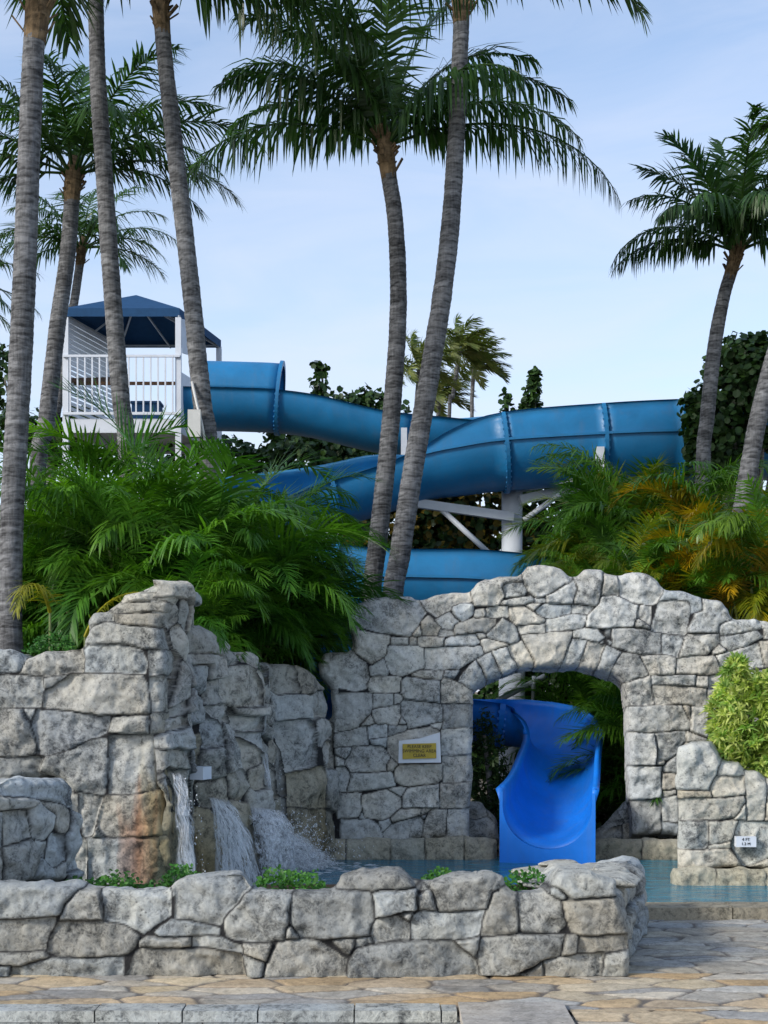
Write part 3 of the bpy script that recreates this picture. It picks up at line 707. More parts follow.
def flagstones(name, x0, x1, y0, y1, z, seed, cell, stretch, palette, holes=None, res=0.0125):
    rng = np.random.RandomState(seed)
    us = np.arange(x0, x1, res); vs = np.arange(y0, y1, res); U, V = np.meshgrid(us, vs)
    Uw = U + .05 * fbm(U * 4, V * 4, seed) + .012 * fbm(U * 20, V * 20, seed + 1); Vw = V + .04 * fbm(U * 4 + 9, V * 4, seed + 2) + .010 * fbm(U * 20, V * 20, seed + 4)
    nx = int((x1 - x0) / (cell * stretch)) + 3; ny = int((y1 - y0) / cell) + 3
    S = []
    for j in range(ny):
        for i in range(nx):
            S.append((x0 - cell + (i + rng.uniform(-.42, .42) + .5 * (j % 2)) * cell * stretch, y0 - cell + (j + rng.uniform(-.40, .40)) * cell))
    S = np.array(S); d1 = np.full(U.shape, 1e9); d2 = d1.copy(); lab = np.zeros(U.shape, int)
    w = rng.uniform(-.012, .012, len(S))
    for k, (sx, sy) in enumerate(S):
        j0, j1 = np.searchsorted(us, (sx - 2.2 * cell * stretch, sx + 2.2 * cell * stretch)); i0, i1 = np.searchsorted(vs, (sy - 2.4 * cell, sy + 2.4 * cell))
        if i1 <= i0 or j1 <= j0: continue
        sl = (slice(i0, i1), slice(j0, j1)); d = np.hypot((Uw[sl] - sx) / stretch, Vw[sl] - sy) + w[k]
        a, b = d1[sl], d2[sl]; b[:] = np.where(d < a, a, np.minimum(b, d)); lab[sl] = np.where(d < a, k, lab[sl]); a[:] = np.minimum(a, d)
    e = (d2 - d1) / 2
    t = np.clip((e - .002) / .007, 0, 1)
    pal = np.array(palette); T = pal[rng.randint(0, len(pal), len(S))] * rng.uniform(.88, 1.1, (len(S), 1))
    C = np.ones(U.shape + (4,)); C[..., :3] = T[lab]; C[..., 3] = t
    gx = rng.normal(0, .006, len(S)); oz = rng.uniform(-.003, .003, len(S))
    H = z - .010 + t * (.010 + oz[lab] + gx[lab] * (V - S[lab, 1])) + .0016 * fbm(U * 12, V * 12, seed + 8)
    keep = np.ones(U.shape, bool)
    if holes is not None: keep = ~holes(U, V)
    idx = -np.ones(U.shape, int); vi = np.where(keep); idx[vi] = np.arange(len(vi[0]))
    q = np.stack([idx[:-1, :-1], idx[:-1, 1:], idx[1:, 1:], idx[1:, :-1]], -1).reshape(-1, 4); q = q[(q >= 0).all(1)]
    mb = MB(); mb.add(np.stack([U[vi], V[vi], H[vi]], -1), q, C=C[vi]); return structure(mb.build(name, M['flag'], smooth=True))
WARM = [(.86, .69, .48), (.90, .77, .57), (.80, .64, .46), (.76, .76, .75), (.78, .58, .36), (.88, .79, .66), (.56, .55, .54), (.82, .66, .46), (.88, .77, .60), (.70, .66, .60)]
COOL = [(.62, .62, .60), (.55, .57, .58), (.70, .66, .58), (.60, .58, .54), (.74, .72, .68), (.52, .53, .54)]
flagstones('flagstone_paving', -3.4, 3.6, 7.00, 7.90, 0.0, 3, .17, 2.3, WARM)
flagstones('flagstone_walk', 1.2, 4.6, 7.893, 9.78, 0.0, 5, .16, 2.2, COOL)
flagstones('flagstone_terrace', 0.93, 3.6, 5.4, 7.0126, 0.0, 7, .21, 2.0, WARM)
mb = MB()
mb.box(-12, 12, 6.97, 9.76, -.6, -.030); mb.box(0.92, 12, -6, 6.965, -.6, -.032); mb.box(-12, 0.915, -6, 6.96, -.65, -.17)
structure(mb.build('terrace_base', M['flag']))
sheet('terrace_far', 3.6, 12, -6, 9.7, -.004, M['flag'])
# edge slabs of the step in the foreground
mb = MB(); r = random.Random(4); x = -3.4
while x < .36:
    w = min(r.uniform(.35, .62), .365 - x); t = r.uniform(.9, 1.05)
    mb.box(x + .004, x + w - .004, 6.925 + r.uniform(-.006, .006), 7.075 + r.uniform(-.02, .02), -.045, .012 + r.uniform(-.002, .002), C=(.86 * t, .90 * t, .93 * t, 1)); x += w
for k in range(2):
    x = -3.4
    while x < .9:
        w = min(r.uniform(.2, .5), .905 - x); t = r.uniform(.8, 1.0)
        mb.box(x + .003, x + w - .003, 6.94 + r.uniform(-.008, .004), 6.967, -.168 + k * .061, -.109 + k * .061, C=(.75 * t, .8 * t, .85 * t, 1)); x += w
structure(mb.build('step_edge', M['stone']))
mb = MB(); mb.box(.375, .905, 6.30, 7.09, -.03, .020, C=(.66, .63, .60, 1)); structure(mb.build('step_tread', M['flag']))

# pool
s = NT('pool_water'); p = s.geo()
mp = s.n('Mapping'); mp.inputs['Scale'].default_value = (1.0, 1.8, 1); s.l(p, mp.inputs['Vector'])
n = s.noise(4.5, 4, 0.55, mp.outputs[0], 0.6); n2 = s.noise(17, 3, 0.5, mp.outputs[0], 0.4)
c = s.ramp(n, [(0.3, (0.010, 0.10, 0.17)), (0.7, (0.03, 0.22, 0.30))])
hh = s.math('ADD', n, s.math('MULTIPLY', n2, 0.35))
M['water'] = s.done(s.principled(c, 0.06, s.bump(hh, 0.8, 0.06), 0.5).outputs[0])
sheet('pool_water', -2.6, 9, 9.2, 13.9, -.05, M['water'])
mb = MB(); r = random.Random(8); x = 1.78
while x < 9:
    w = r.uniform(.55, 1.0); t = r.uniform(.9, 1.05)
    mb.box(x + .004, x + w - .004, 9.76, 10.02, -.4, .085 + r.uniform(-.003, .003), C=(.78 * t, .68 * t, .54 * t, 1)); x += w
structure(mb.build('pool_coping', M['stone_wet']))

# raised planting beds behind the walls
def bed(name, poly, z, mat=None):
    mb = MB(); n = len(poly); c = np.mean(poly, 0)
    V = [(x, y, z) for x, y in poly] + [(x, y, -.7) for x, y in poly] + [(c[0], c[1], z + .12)]
    Q = [(i, n + i, n + (i + 1) % n, (i + 1) % n) for i in range(n)]; T = [(i, (i + 1) % n, 2 * n) for i in range(n)]
    mb.add(V, Q, T); return structure(mb.build(name, mat or M['soil']))
bed('planting_bed', [(-9, 10.95), (-2.3, 10.95), (-1.05, 14.15), (-1.05, 15.1), (-9, 15.1)], 1.62)
bed('planting_bank', [(2.95, 14.25), (12, 14.25), (12, 22), (4.0, 22), (2.95, 16.5)], 2.1)
bed('planting_mound', [(-8, 16.5), (-4.2, 16.5), (-4.2, 32), (-14, 32)], 1.6)

# ---------------------------------------------------------------- water falling from the wall
def water_mat(name, s1, s2, lo):
    s = NT(name); col, al = s.tint(); mp = s.n('Mapping'); mp.inputs['Scale'].default_value = s1; s.l(col, mp.inputs['Vector'])
    n = s.noise(2.0, 7, .68, mp.outputs[0], .9); mp2 = s.n('Mapping'); mp2.inputs['Scale'].default_value = s2; s.l(col, mp2.inputs['Vector']); n2 = s.noise(2.0, 5, .7, mp2.outputs[0], .6)
    f = s.math('ADD', s.math('MULTIPLY', n, .65), s.math('MULTIPLY', n2, .35))
    c = s.ramp(f, [(.36, (.62, .74, .86)), (.50, (.95, .97, .99))])
    pr = s.principled(c, .3, s.bump(f, .6, .02), .5); tl = s.n('BsdfTranslucent'); s.l(c, tl.inputs['Color']); m1 = s.n('MixShader'); m1.inputs[0].default_value = .35; s.l(pr.outputs[0], m1.inputs[1]); s.l(tl.outputs[0], m1.inputs[2])
    trn = s.n('BsdfTransparent'); mx = s.n('MixShader')
    a_ = s.math('MULTIPLY', s.ramp(f, [(lo, (.03,) * 3), (lo + .07, (.85,) * 3), (lo + .13, (1,) * 3)]), al)
    s.l(a_, mx.inputs[0]); s.l(trn.outputs[0], mx.inputs[1]); s.l(m1.outputs[0], mx.inputs[2])
    return s.done(mx.outputs[0])
M['foam'] = water_mat('white_water', (8, 2.2, 60), (24, 12, 60), .455)
M['froth'] = water_mat('white_froth', (8, 7, 60), (22, 20, 60), .475)
Wd = np.array([W_B[0] - W_A[0], W_B[1] - W_A[1]]); Wd = Wd / np.linalg.norm(Wd)
def wpt(px, py, off):
    u, v = to_plane([[(px, py)]], W_A, W_B)[0][0]
    h = flute(np.array([u]), np.array([v]))[0] + off
    return np.array([W_A[0] + Wd[0] * u + Wn[0] * h, W_A[1] + Wd[1] * u + Wn[1] * h, v])
def fall(label, streams, drops, seed, layers=3, bulge=.04, spray=None, foam=None, mat=None):
    """streams: (top-left, top-right, foot-left, foot-right) pixel points on the rock face; thin veils with torn edges"""
    r = random.Random(seed); na, nq = 16, 34; mt = mat or M['foam']; foot = wpt(streams[0][2][0], 884, .1); foot[2] = -.05
    root = empty('waterfall', tuple(foot), label, 'waterfall'); sb = MB()
    for t0, t1, b0, b1 in streams:
        mb = MB()
        for k in range(layers):
            ph = [r.uniform(0, 6.3) for _ in range(4)]; o = .02 + .03 * k; rz = r.random(); V = []; C = []
            ja, jb = r.uniform(-.06, .06), r.uniform(-.06, .06)
            for i in range(nq):
                q = i / (nq - 1)
                for j in range(na):
                    a = j / (na - 1); ta = (t0[0] + (t1[0] - t0[0]) * (a + ja), t0[1] + (t1[1] - t0[1]) * (a + ja)); fb = (b0[0] + (b1[0] - b0[0]) * (a + jb), b0[1] + (b1[1] - b0[1]) * (a + jb))
                    px = ta[0] + (fb[0] - ta[0]) * q ** .8 + .9 * math.sin(ph[0] + q * 7 + a * 5); py = ta[1] + (fb[1] - ta[1]) * q ** 1.2
                    c = wpt(px, py, o + bulge * math.sin(math.pi * min(1, q * .75)) * (.5 + .5 * math.sin(math.pi * a)) + .012 * math.sin(ph[1] + q * 13 + a * 9)); c[2] = max(c[2], -.046); V.append(c)
                    C.append((a, q, rz, min(1, 2.2 * math.sin(math.pi * a) ** .8 + .02) * min(1, .3 + q * 5) * (1 - .35 * k / layers)))
            mb.add(V, [(i * na + j, i * na + j + 1, i * na + na + j + 1, i * na + na + j) for i in range(nq - 1) for j in range(na - 1)], C=np.array(C))
        mb.build('water_veil', mt, root, True)
        for k in range(drops):
            a, q = r.random(), r.random() ** .6
            px = (t0[0] + (t1[0] - t0[0]) * a) * (1 - q) + (b0[0] + (b1[0] - b0[0]) * a) * q + r.gauss(0, 2.5); py = (t0[1] + (t1[1] - t0[1]) * a) * (1 - q) + (b0[1] + (b1[1] - b0[1]) * a) * q
            drop(sb, wpt(px, py, .05 + r.uniform(0, .12 + bulge)), r)
    if spray:
        for k in range(spray[0]):
            q = r.random(); h = abs(r.gauss(0, 1)); px = spray[1][0] + (spray[2][0] - spray[1][0]) * q + r.gauss(0, 8); py = spray[1][1] + (spray[2][1] - spray[1][1]) * q - h * 9 + r.uniform(0, 18) * (1 - q)
            drop(sb, wpt(px, py, .08 + r.uniform(0, .45)), r)
    if sb.n: tag(sb.build('spray', mt, root, True), kind='stuff')
    if foam:
        mb = MB()
        for k in range(foam[0]):
            x = r.uniform(foam[1], foam[2]); c = wpt(x, r.uniform(866, 884), r.uniform(.05, .6)); c[2] = -.046
            e = r.uniform(.006, .028); aa = [r.uniform(.5, 1.2) for _ in range(6)]; an = r.uniform(0, 6.3)
            V = [c + np.array([math.cos(an + j * 1.047) * e * aa[j] * 1.8, math.sin(an + j * 1.047) * e * aa[j], 0]) for j in range(6)] + [c + np.array([0, 0, e * .35])]
            mb.add(V, T=[(j, (j + 1) % 6, 6) for j in range(6)], C=(r.random(), r.random(), .3, 1))
    if foam: tag(mb.build('foam_patch', mt, root, True), kind='stuff')
    return root
def drop(mb, c, r):
    e = r.uniform(.0015, .005); c = np.array(c); c[2] = max(c[2], -.045)
    V = [c + np.array(d) * e * np.array([r.uniform(.6, 1.6), r.uniform(.6, 1.6), r.uniform(.8, 2.5)]) for d in ((1, 0, 0), (-1, 0, 0), (0, 1, 0), (0, -1, 0), (0, 0, 1), (0, 0, -1))]
    mb.add(V, T=[(0, 2, 4), (2, 1, 4), (1, 3, 4), (3, 0, 4), (2, 0, 5), (1, 2, 5), (3, 1, 5), (0, 3, 5)], C=(r.random(), r.random(), r.random(), 1))
fall('white stream of water nearest the front corner of the cascade wall', [((162, 772), (168, 775), (165, 815), (180, 815)), ((163, 800), (180, 806), (166, 894), (196, 890))], 70, 1, foam=(60, 165, 200))
fall('narrow white fall in the middle of the cascade wall', [((220, 797), (226, 800), (226, 892), (246, 890))], 150, 2, foam=(60, 222, 250))
fall('broad foaming splash of water spreading into the pool', [((241, 806), (262, 810), (243, 884), (272, 880)), ((250, 808), (268, 818), (262, 880), (312, 868)), ((258, 822), (282, 830), (284, 876), (318, 866))], 200, 3, layers=5, bulge=.14, spray=(1500, (252, 818), (312, 858)), foam=(320, 245, 326), mat=M['froth'])
fall('thin trickle of water running down above the broad splash', [((269, 750), (276, 754), (271, 820), (282, 822))], 40, 4, layers=2)

# ---------------------------------------------------------------- water slide
# x, y, z of the section centre, radius, left edge angle, right edge angle, straight rim extension
def st(px, py, D, r, fl, fr, ext=0.0):
    q = P(px, py, D); return (*q, r, fl, fr, ext)
path = [st(188, 395.5, 26.0, .62, 92, 92), st(212, 396, 26.0, .62, 92, 92), st(250, 397, 26.0, .62, 92, 92), st(280, 398.5, 26.0, .62, 92, 92), st(320, 404, 26.0, .62, 95, 92),
        st(385, 419, 26.0, .62, 100, 92), st(450, 426, 26.0, .63, 112, 92), st(515, 433, 26.0, .65, 130, 92), st(600, 435, 25.95, .67, 136, 92)]
cx, cy, rr = 5.0, 24.2, 1.72
for a, py, D in ((55, 0, 0), (20, 0, 0), (-20, 0, 0), (-55, 0, 0)):
    x, y = cx + rr * math.cos(R_(a)), cy + rr * math.sin(R_(a)); z = 6.20 - .48 * (55 - a) / 110
    path.append((x, y, z, .68, 138, 92, 0))
path += [st(685, 438, 22.5, .68, 135, 92), st(600, 441, 22.5, .68, 132, 92), st(503, 447, 22.5, .68, 127, 92), st(455, 454, 22.5, .66, 114, 95), st(420, 461, 22.5, .62, 98, 108), st(375, 475, 22.48, .62, 92, 128)]
cx2, cy2, r2 = -.75, 20.75, 1.70
for a, z in ((95, 4.83), (120, 4.66), (150, 4.42), (180, 4.14), (210, 3.83), (240, 3.52), (262, 3.27)):
    path.append((cx2 + r2 * math.cos(R_(a)), cy2 + r2 * math.sin(R_(a)), z, .62, 92, 132 if a < 170 else 122, 0))
path += [st(365, 578, 19.0, .62, 92, 122), st(420, 580, 19.0, .62, 92, 122), st(480, 582, 19.0, .62, 92, 124), st(560, 592, 19.0, .62, 92, 126), (3.2, 19.25, 2.72, .62, 92, 128, 0), (3.95, 20.1, 2.6, .60, 92, 128, 0), (3.9, 21.2, 2.48, .58, 92, 128, 0),
         (3.0, 22.0, 2.38, .56, 92, 128, 0), (1.5, 22.1, 2.28, .54, 92, 120, 0), (0.0, 21.95, 2.2, .52, 92, 125, 0), (-1.9, 21.0, 2.1, .5, 92, 128, 0), (-2.6, 19.2, 2.0, .48, 92, 128, 0),
         (-2.1, 17.3, 1.88, .46, 92, 128, 0), (-1.0, 16.1, 1.75, .45, 92, 118, 0), (0.2, 15.78, 1.56, .45, 92, 92, 0), (.95, 15.76, 1.48, .44, 92, 92, 0), (1.5, 15.72, 1.42, .44, 98, 91, 0), (1.76, 15.55, 1.36, .41, 98, 91, 0),
         (1.89, 15.25, 1.26, .37, 97, 91, 0), (1.91, 14.9, 1.12, .355, 93, 91, 0), (1.80, 14.4, .88, .365, 91, 91, .04), (1.68, 13.85, .64, .39, 91, 91, .10), (1.555, 13.32, .50, .425, 90, 90, .16)]
sp = smooth_path(path, .16)
ctr = sp[:, :3]; tg = np.gradient(ctr, axis=0); tg /= np.linalg.norm(tg, axis=1)[:, None]
sd = np.cross(tg, [0, 0, 1.0]); sd /= np.linalg.norm(sd, axis=1)[:, None]; upv = np.cross(sd, tg)
tg[-1] = tg[-2]
def prof(i, phi, r, ext=0.0):
    """phi in degrees from straight down, positive towards the rider's right; returns 3D points"""
    a = np.radians(np.asarray(phi, float)); r = np.broadcast_to(r, a.shape); ex = np.broadcast_to(ext, a.shape)
    return ctr[i] + sd[i] * (np.sin(a) * r)[:, None] + upv[i] * (-np.cos(a) * r + ex)[:, None]
def sweep(mb, ids, rings, closed=True, C=None):
    n = len(rings[0]); V = np.vstack(rings); k = len(rings); Q = []
    for a in range(k - 1):
        for b in range(n if closed else n - 1):
            c = (b + 1) % n; Q.append((a * n + b, a * n + c, (a + 1) * n + c, (a + 1) * n + b))
    T = []
    mb.add(V, Q)
    if closed:  # end caps as strips (profile is a thin closed band, half inner + half outer)
        h = n // 2
        for base in (0, (k - 1) * n):
            mb.Q.append(np.array([(base + b, base + b + 1, base + n - 2 - b, base + n - 1 - b) for b in range(h - 1)]) + (mb.n - len(V)))
def flume_ring(i):
    r, fl, fr, ext = sp[i, 3:7]; N = 26
    ph = np.linspace(-fl, fr, N)
    exs = np.zeros(N); exs[0] = exs[-1] = ext
    inn = prof(i, ph, r, exs)
    o = np.concatenate([[fr], np.linspace(fr, -fl, N - 2), [-fl]])
    # outward rolled lip at both rims
    rad = np.full(N, r + .022); rad[0] += .045; rad[-1] += .045
    ex2 = np.zeros(N); ex2[0] = ex2[-1] = ext
    out = prof(i, o, rad, ex2)
    return np.vstack([inn, out])
slide = empty('water_slide', tuple(P(300, 430, 24)), 'winding bright blue open water slide running from the tower down through the stone arch', 'water slide')
cum = np.concatenate([[0], np.cumsum(np.linalg.norm(np.diff(ctr, axis=0), axis=1))])
def near(px, D, lo, hi):
    q = P(px, 0, D); c = [i for i in range(len(ctr)) if lo <= cum[i] <= hi]; return min(c, key=lambda i: (ctr[i, 0] - q[0]) ** 2 + (ctr[i, 1] - D) ** 2)
# joints every ~2.3 m, the first ones placed as in the photograph
j0 = near(276, 26, 0, 8)
jf0 = near(673, 22.5, 14, 32); jf1 = near(601, 22.5, 14, 32); jf2 = near(503, 22.5, 14, 32); 
joints = [0, j0] + [i for i in range(j0 + 14, jf0 - 9, 15)] + [jf0, jf1, jf2]
i = jf2 + 15
while i < len(ctr) - 12: joints.append(i); i += 15
joints.append(len(ctr) - 1)
tot = cum[-1]
for a, b in zip(joints[:-1], joints[1:]):
    ids = list(range(a, b + 1)); mb = MB(); sweep(mb, ids, [flume_ring(i) for i in ids])
    mat = M['blue_mouth'] if cum[a] > tot - 8 else M['blue']
    sec = mb.build('flume_section', mat, slide, smooth=True)
    sec_loc = sec.location
    # ring flange at the section end
    if b < len(ctr) - 1:
        r, fl, fr, ext = sp[b, 3:7]; ph = np.linspace(-fl, fr, 28); rings = []
        for off, rad in ((-.03, .02), (-.03, .068), (.03, .068), (.03, .02)):
            rings.append(prof(b, ph, r + rad) + tg[b] * off)
        m2 = MB(); V = np.vstack(rings); n = 28
        m2.add(V, [(q * n + c, q * n + c + 1, q * n + n + c + 1, q * n + n + c) for q in range(3) for c in range(n - 1)])
        for aa in np.arange(-fl + 6, fr - 4, 9.0):     # bolt heads round the flange
            for o_ in (-.034, .034):
                q_ = prof(b, [aa], r + .048)[0] + tg[b] * o_; m2.box(q_[0] - .013, q_[0] + .013, q_[1] - .013, q_[1] + .013, q_[2] - .013, q_[2] + .013)
        f = m2.build('joint_flange', mat, slide, smooth=False); f.parent = sec
    for side in (-1, 1):   # seam ridge where a raised panel is bolted on
        lim = [i for i in ids if (sp[i, 4] if side < 0 else sp[i, 5]) > 97]
        if len(lim) > 2:
            m2 = MB(); rings = []
            for i in lim:
                r = sp[i, 3]; rings.append(np.vstack([prof(i, [side * 88.5], r + .02), prof(i, [side * 88.5], r + .065), prof(i, [side * 91.5], r + .065), prof(i, [side * 91.5], r + .02)]))
            V = np.vstack(rings); m2.add(V, [(q * 4 + c, q * 4 + (c + 1) % 4, q * 4 + 4 + (c + 1) % 4, q * 4 + 4 + c) for q in range(len(lim) - 1) for c in range(4)])
            f = m2.build('seam_ridge', mat, slide); f.parent = sec
# entry hood
ids = list(range(near(200, 26, 0, 8), j0 + 1)); mb = MB(); rings = []
for i in ids:
    ph = np.linspace(90, 270, 24); rings.append(np.vstack([prof(i, ph, .60, 0), prof(i, ph[::-1], .635, 0)]))
sweep(mb, ids, rings); hood = mb.build('entry_hood', M['blue'], slide, smooth=True)
mb = MB(); b = j0; ph = np.linspace(88, 272, 30); rings = [prof(b, ph, ra) + tg[b] * o for o, ra in ((-.03, .63), (-.03, .69), (.03, .69), (.03, .59))]
V = np.vstack(rings); n = 30; mb.add(V, [(q * n + c, q * n + c + 1, q * n + n + c + 1, q * n + n + c) for q in range(3) for c in range(n - 1)])
hr = mb.build('hood_ring', M['blue'], slide); hr.parent = hood
# squared end plate at the mouth
e = len(ctr) - 1; r, fl, fr, ext = sp[e, 3:7]; N = 40
ph = np.linspace(-90, 90, N); inn = prof(e, ph, r); inn = np.vstack([inn[0] + upv[e] * ext, inn, inn[-1] + upv[e] * ext])
sE = sd[e]; tE = np.array([tg[e][0], tg[e][1], 0]); tE /= np.linalg.norm(tE); hw = r + .03
out = []
cz = ctr[e]
for k, q in enumerate(inn):
    x = (q - cz) @ sE
    if k == 0 or k == len(inn) - 1: z = ext + .02; xx = -hw if k == 0 else hw
    else:
        a = math.radians(ph[k - 1]); s_ = max(abs(math.sin(a)), 1e-6); c_ = max(math.cos(a), 1e-6)
        m_ = min(hw / s_, .62 / c_); xx = math.sin(a) * m_; z = -math.cos(a) * m_
    out.append(np.array([cz[0] + sE[0] * xx, cz[1] + sE[1] * xx, cz[2] + z]))
inn[:, :] = np.stack([cz[0] + sE[0] * ((inn - cz) @ sE), cz[1] + sE[1] * ((inn - cz) @ sE), inn[:, 2]], -1)
out = np.array(out); n = len(inn); mb = MB()
V = np.vstack([inn + tE * .03, out + tE * .03, inn - tE * .01, out - tE * .01])
Q = []
for k in range(n - 1):
    Q += [(k, k + 1, n + k + 1, n + k), (2 * n + k, 3 * n + k, 3 * n + k + 1, 2 * n + k + 1), (k, 2 * n + k, 2 * n + k + 1, k + 1), (n + k, n + k + 1, 3 * n + k + 1, 3 * n + k)]
mb.add(V, Q); mb.build('mouth_plate', M['blue_mouth'], slide)
# steelwork
def col(px, D, z0, z1, r=.15):
    p = P(px, 0, D); mb = MB(); mb.tube([(p[0], D, z0), (p[0], D, z1)], r, 20); 
    c = mb.build('support_column', M['grey_paint'], slide, smooth=True); return c
pc = P(516, 0, 22.2)
mb = MB(); mb.tube([(pc[0], 22.9, -.65), (pc[0], 22.9, 4.88)], .17, 24); c1 = mb.build('support_column', M['grey_paint'], slide, True)
mb = MB(); mb.tube([(pc[0], 22.9, 4.86), (pc[0], 22.9, 4.93)], .21, 24); o = mb.build('cap_plate', M['grey_paint'], slide); o.parent = c1
def arm(a, b, w, h, name='support_arm'):
    mb = MB(); mb.beam(P(*a), P(*b), w, h); return mb.build(name, M['grey_paint'], slide)
arm((408, 502, 22.4), (513, 517, 22.7), .12, .14); arm((515, 489, 22.8), (576, 478, 22.2), .12, .12); arm((520, 500, 22.7), (580, 487, 22.9), .12, .15)
for a, b in (((440, 508, 22.5), (492, 556, 22.5)), ((524, 520, 22.6), (560, 494, 22.4))):
    mb = MB(); mb.tube([P(*a), P(*b)], .045, 10); mb.build('brace', M['grey_paint'], slide, True)
def bracket(px0, px1, py0, py1, D):
    a, b = P(px0, py1, D), P(px1, py0, D); mb = MB(); mb.box(a[0], b[0], D - .04, D + .06, a[2], b[2]); mb.build('bracket', M['white'], slide)
bracket(596, 604, 447, 473, 21.78); bracket(401, 407, 428, 456, 25.2); bracket(402, 405.5, 467, 499, 22.0)
mb = MB(); mb.tube([(2.05, 15.3, -.65), (2.05, 15.3, .72)], .09, 14); mb.build('support_column', M['grey_paint'], slide, True)
mb = MB(); mb.tube([(.85, 15.7, -.65), (.85, 15.7, 1.02)], .09, 14); mb.build('support_column', M['grey_paint'], slide, True)
mb = MB(); mb.tube([P(512, 686, 18.0) * [1, 1, 0] + [0, 0, -.65], P(512, 640, 18.0)], .17, 20); mb.build('support_column', M['grey_paint'], slide, True)
mb = MB(); mb.tube([P(497, 701, 17.4), P(545, 676, 17.4)], .035, 8); mb.tube([P(534, 676, 17.3), P(533, 706, 17.3)], .025, 8); mb.build('brace', M['grey_paint'], slide, True)

# ---------------------------------------------------------------- tower
TD = 27.0
FL, FR_ = P(66, 0, TD)[:2], P(178.5, 0, TD)[:2]; BR, BL = P(219, 0, TD + 2.4)[:2], P(121, 0, TD + 2.4)[:2]
zt = lambda py, D=TD: EYE + (HY - py) / F * D
zd, ze, zr = zt(419), zt(318), zt(357)
tw = empty('slide_tower', (float(FL[0]), float(FL[1]), 1.6), 'white railed start tower with a dark blue canopy roof above the bushes', 'tower')
mb = MB(); zf = zt(433)
for a, b in ((FL, FR_), (FR_, BR), (BR, BL), (BL, FL)):
    mb.beam((*a, (zd + zf) / 2), (*b, (zd + zf) / 2), .06, zd - zf)
mb.build('deck_fascia', M['white'], tw)
mb = MB(); mb.add([(*q, zd - .02) for q in (FL, FR_, BR, BL)] + [(*q, zd - .1) for q in (FL, FR_, BR, BL)], [(0, 1, 2, 3), (7, 6, 5, 4)]); mb.build('deck', M['grey_paint'], tw)
for q in (FL, FR_, BR, BL):
    mb = MB(); mb.box(q[0] - .055, q[0] + .055, q[1] - .055, q[1] + .055, -.65, ze); mb.build('post', M['white'], tw)
for q, u in (((FL[0] * .35 + FR_[0] * .65), .4), (FR_[0] * .9 + BR[0] * .1, 1.2)):
    mb = MB(); mb.box(q - .1, q + .1, TD + u, TD + u + .2, -.65, zf); mb.build('deck_leg', M['white'], tw)
def railing(a, b, n):
    a = np.array(a); b = np.array(b); rl = MB(); rl.beam((*a, zr), (*b, zr), .045, .045); rl.beam((*a, zd + .09), (*b, zd + .09), .05, .05)
    ro = rl.build('railing', M['white'], tw)
    for k in range(1, n):
        q = a + (b - a) * k / n; m_ = MB(); m_.beam((*q, zd + .09), (*q, zr), 0.028, .028); x = m_.build('baluster', M['white'], tw); x.parent = ro
railing(FL + np.array([-.04, -.08]), FR_ + np.array([.04, -.08]), 16)
# left wall: clapboard panel with open slats in the upper part
lp = MB(); nA, nB = np.array(FL), np.array(BL)
for k in range(19):
    z = zd + .1 + k * (ze - zd - .06) / 19
    lp.beam((*nA, z + .04), (*nB, z + .04), .025, .082 if k > 9 else .060)
lp.build('louvre_panel', M['white'], tw)
mb = MB(); mb.beam((*(nA * .98 + nB * .02), zt(380)), (*nB, zt(380, TD + 2.4) + .02), .07, .09); mb.beam((nA[0] + .1, nA[1] + .3, zt(380)), (FR_[0], FR_[1] + .3, zt(380)), .05, .06); mb.build('hand_rail', M['wood'], tw)
# right solid panel beside the slide entry
mb = MB(); mb.beam((*FR_, zd + .45), (*(FR_ * .5 + BR * .5), zd + .45), .05, .95); mb.build('side_panel', M['white'], tw)
mb = MB(); mb.add([(FR_[0] + .05, FR_[1] + .05, ze), (FR_[0] + .42, FR_[1] + .55, ze), (FR_[0] + .14, FR_[1] + .2, zt(352)), (FR_[0] + .06, FR_[1] + .06, zt(352)),
                   (FR_[0] + .05, FR_[1] + .09, ze), (FR_[0] + .42, FR_[1] + .59, ze), (FR_[0] + .14, FR_[1] + .24, zt(352)), (FR_[0] + .06, FR_[1] + .1, zt(352))], [(0, 1, 2, 3), (7, 6, 5, 4), (0, 4, 5, 1), (1, 5, 6, 2), (2, 6, 7, 3), (3, 7, 4, 0)])
mb.build('gathered_curtain', M['white'], tw)
# canopy
cen = (FL + FR_ + BR + BL) / 4; ov = 1.03
E = [cen + (np.array(q) - cen) * ov for q in (FL, FR_, BR, BL)]; apx = (cen[0] - .22, cen[1], zt(295, TD + 1.2)); bh = .16
mb = MB(); V = [(*q, ze + .02) for q in E] + [(*q, ze + .02 + bh) for q in E] + [apx]
mb.add(V, [(i, (i + 1) % 4, 4 + (i + 1) % 4, 4 + i) for i in range(4)], [(4 + i, 4 + (i + 1) % 4, 8) for i in range(4)])
mb.add([(*q, ze + .04 + bh - .03) for q in E] + [(apx[0], apx[1], apx[2] - .04)], None, [((i + 1) % 4, i, 4) for i in range(4)])
cn = mb.build('canopy', M['canvas'], tw)
mb = MB()
for i in range(4):
    mb.beam((*(E[i] * .985 + cen * .015), ze + .06), (*(E[(i + 1) % 4] * .985 + cen * .015), ze + .06), .03, .03); mb.beam((*E[i], ze + .02), (apx[0], apx[1], apx[2] - .09), .035, .035)
    m_ = (E[i] + E[(i + 1) % 4]) / 2; mb.beam((*m_, ze + .02), (apx[0], apx[1], apx[2] - .1), .03, .03)
fr = mb.build('canopy_frame', M['grey_paint'], tw); fr.parent = cn
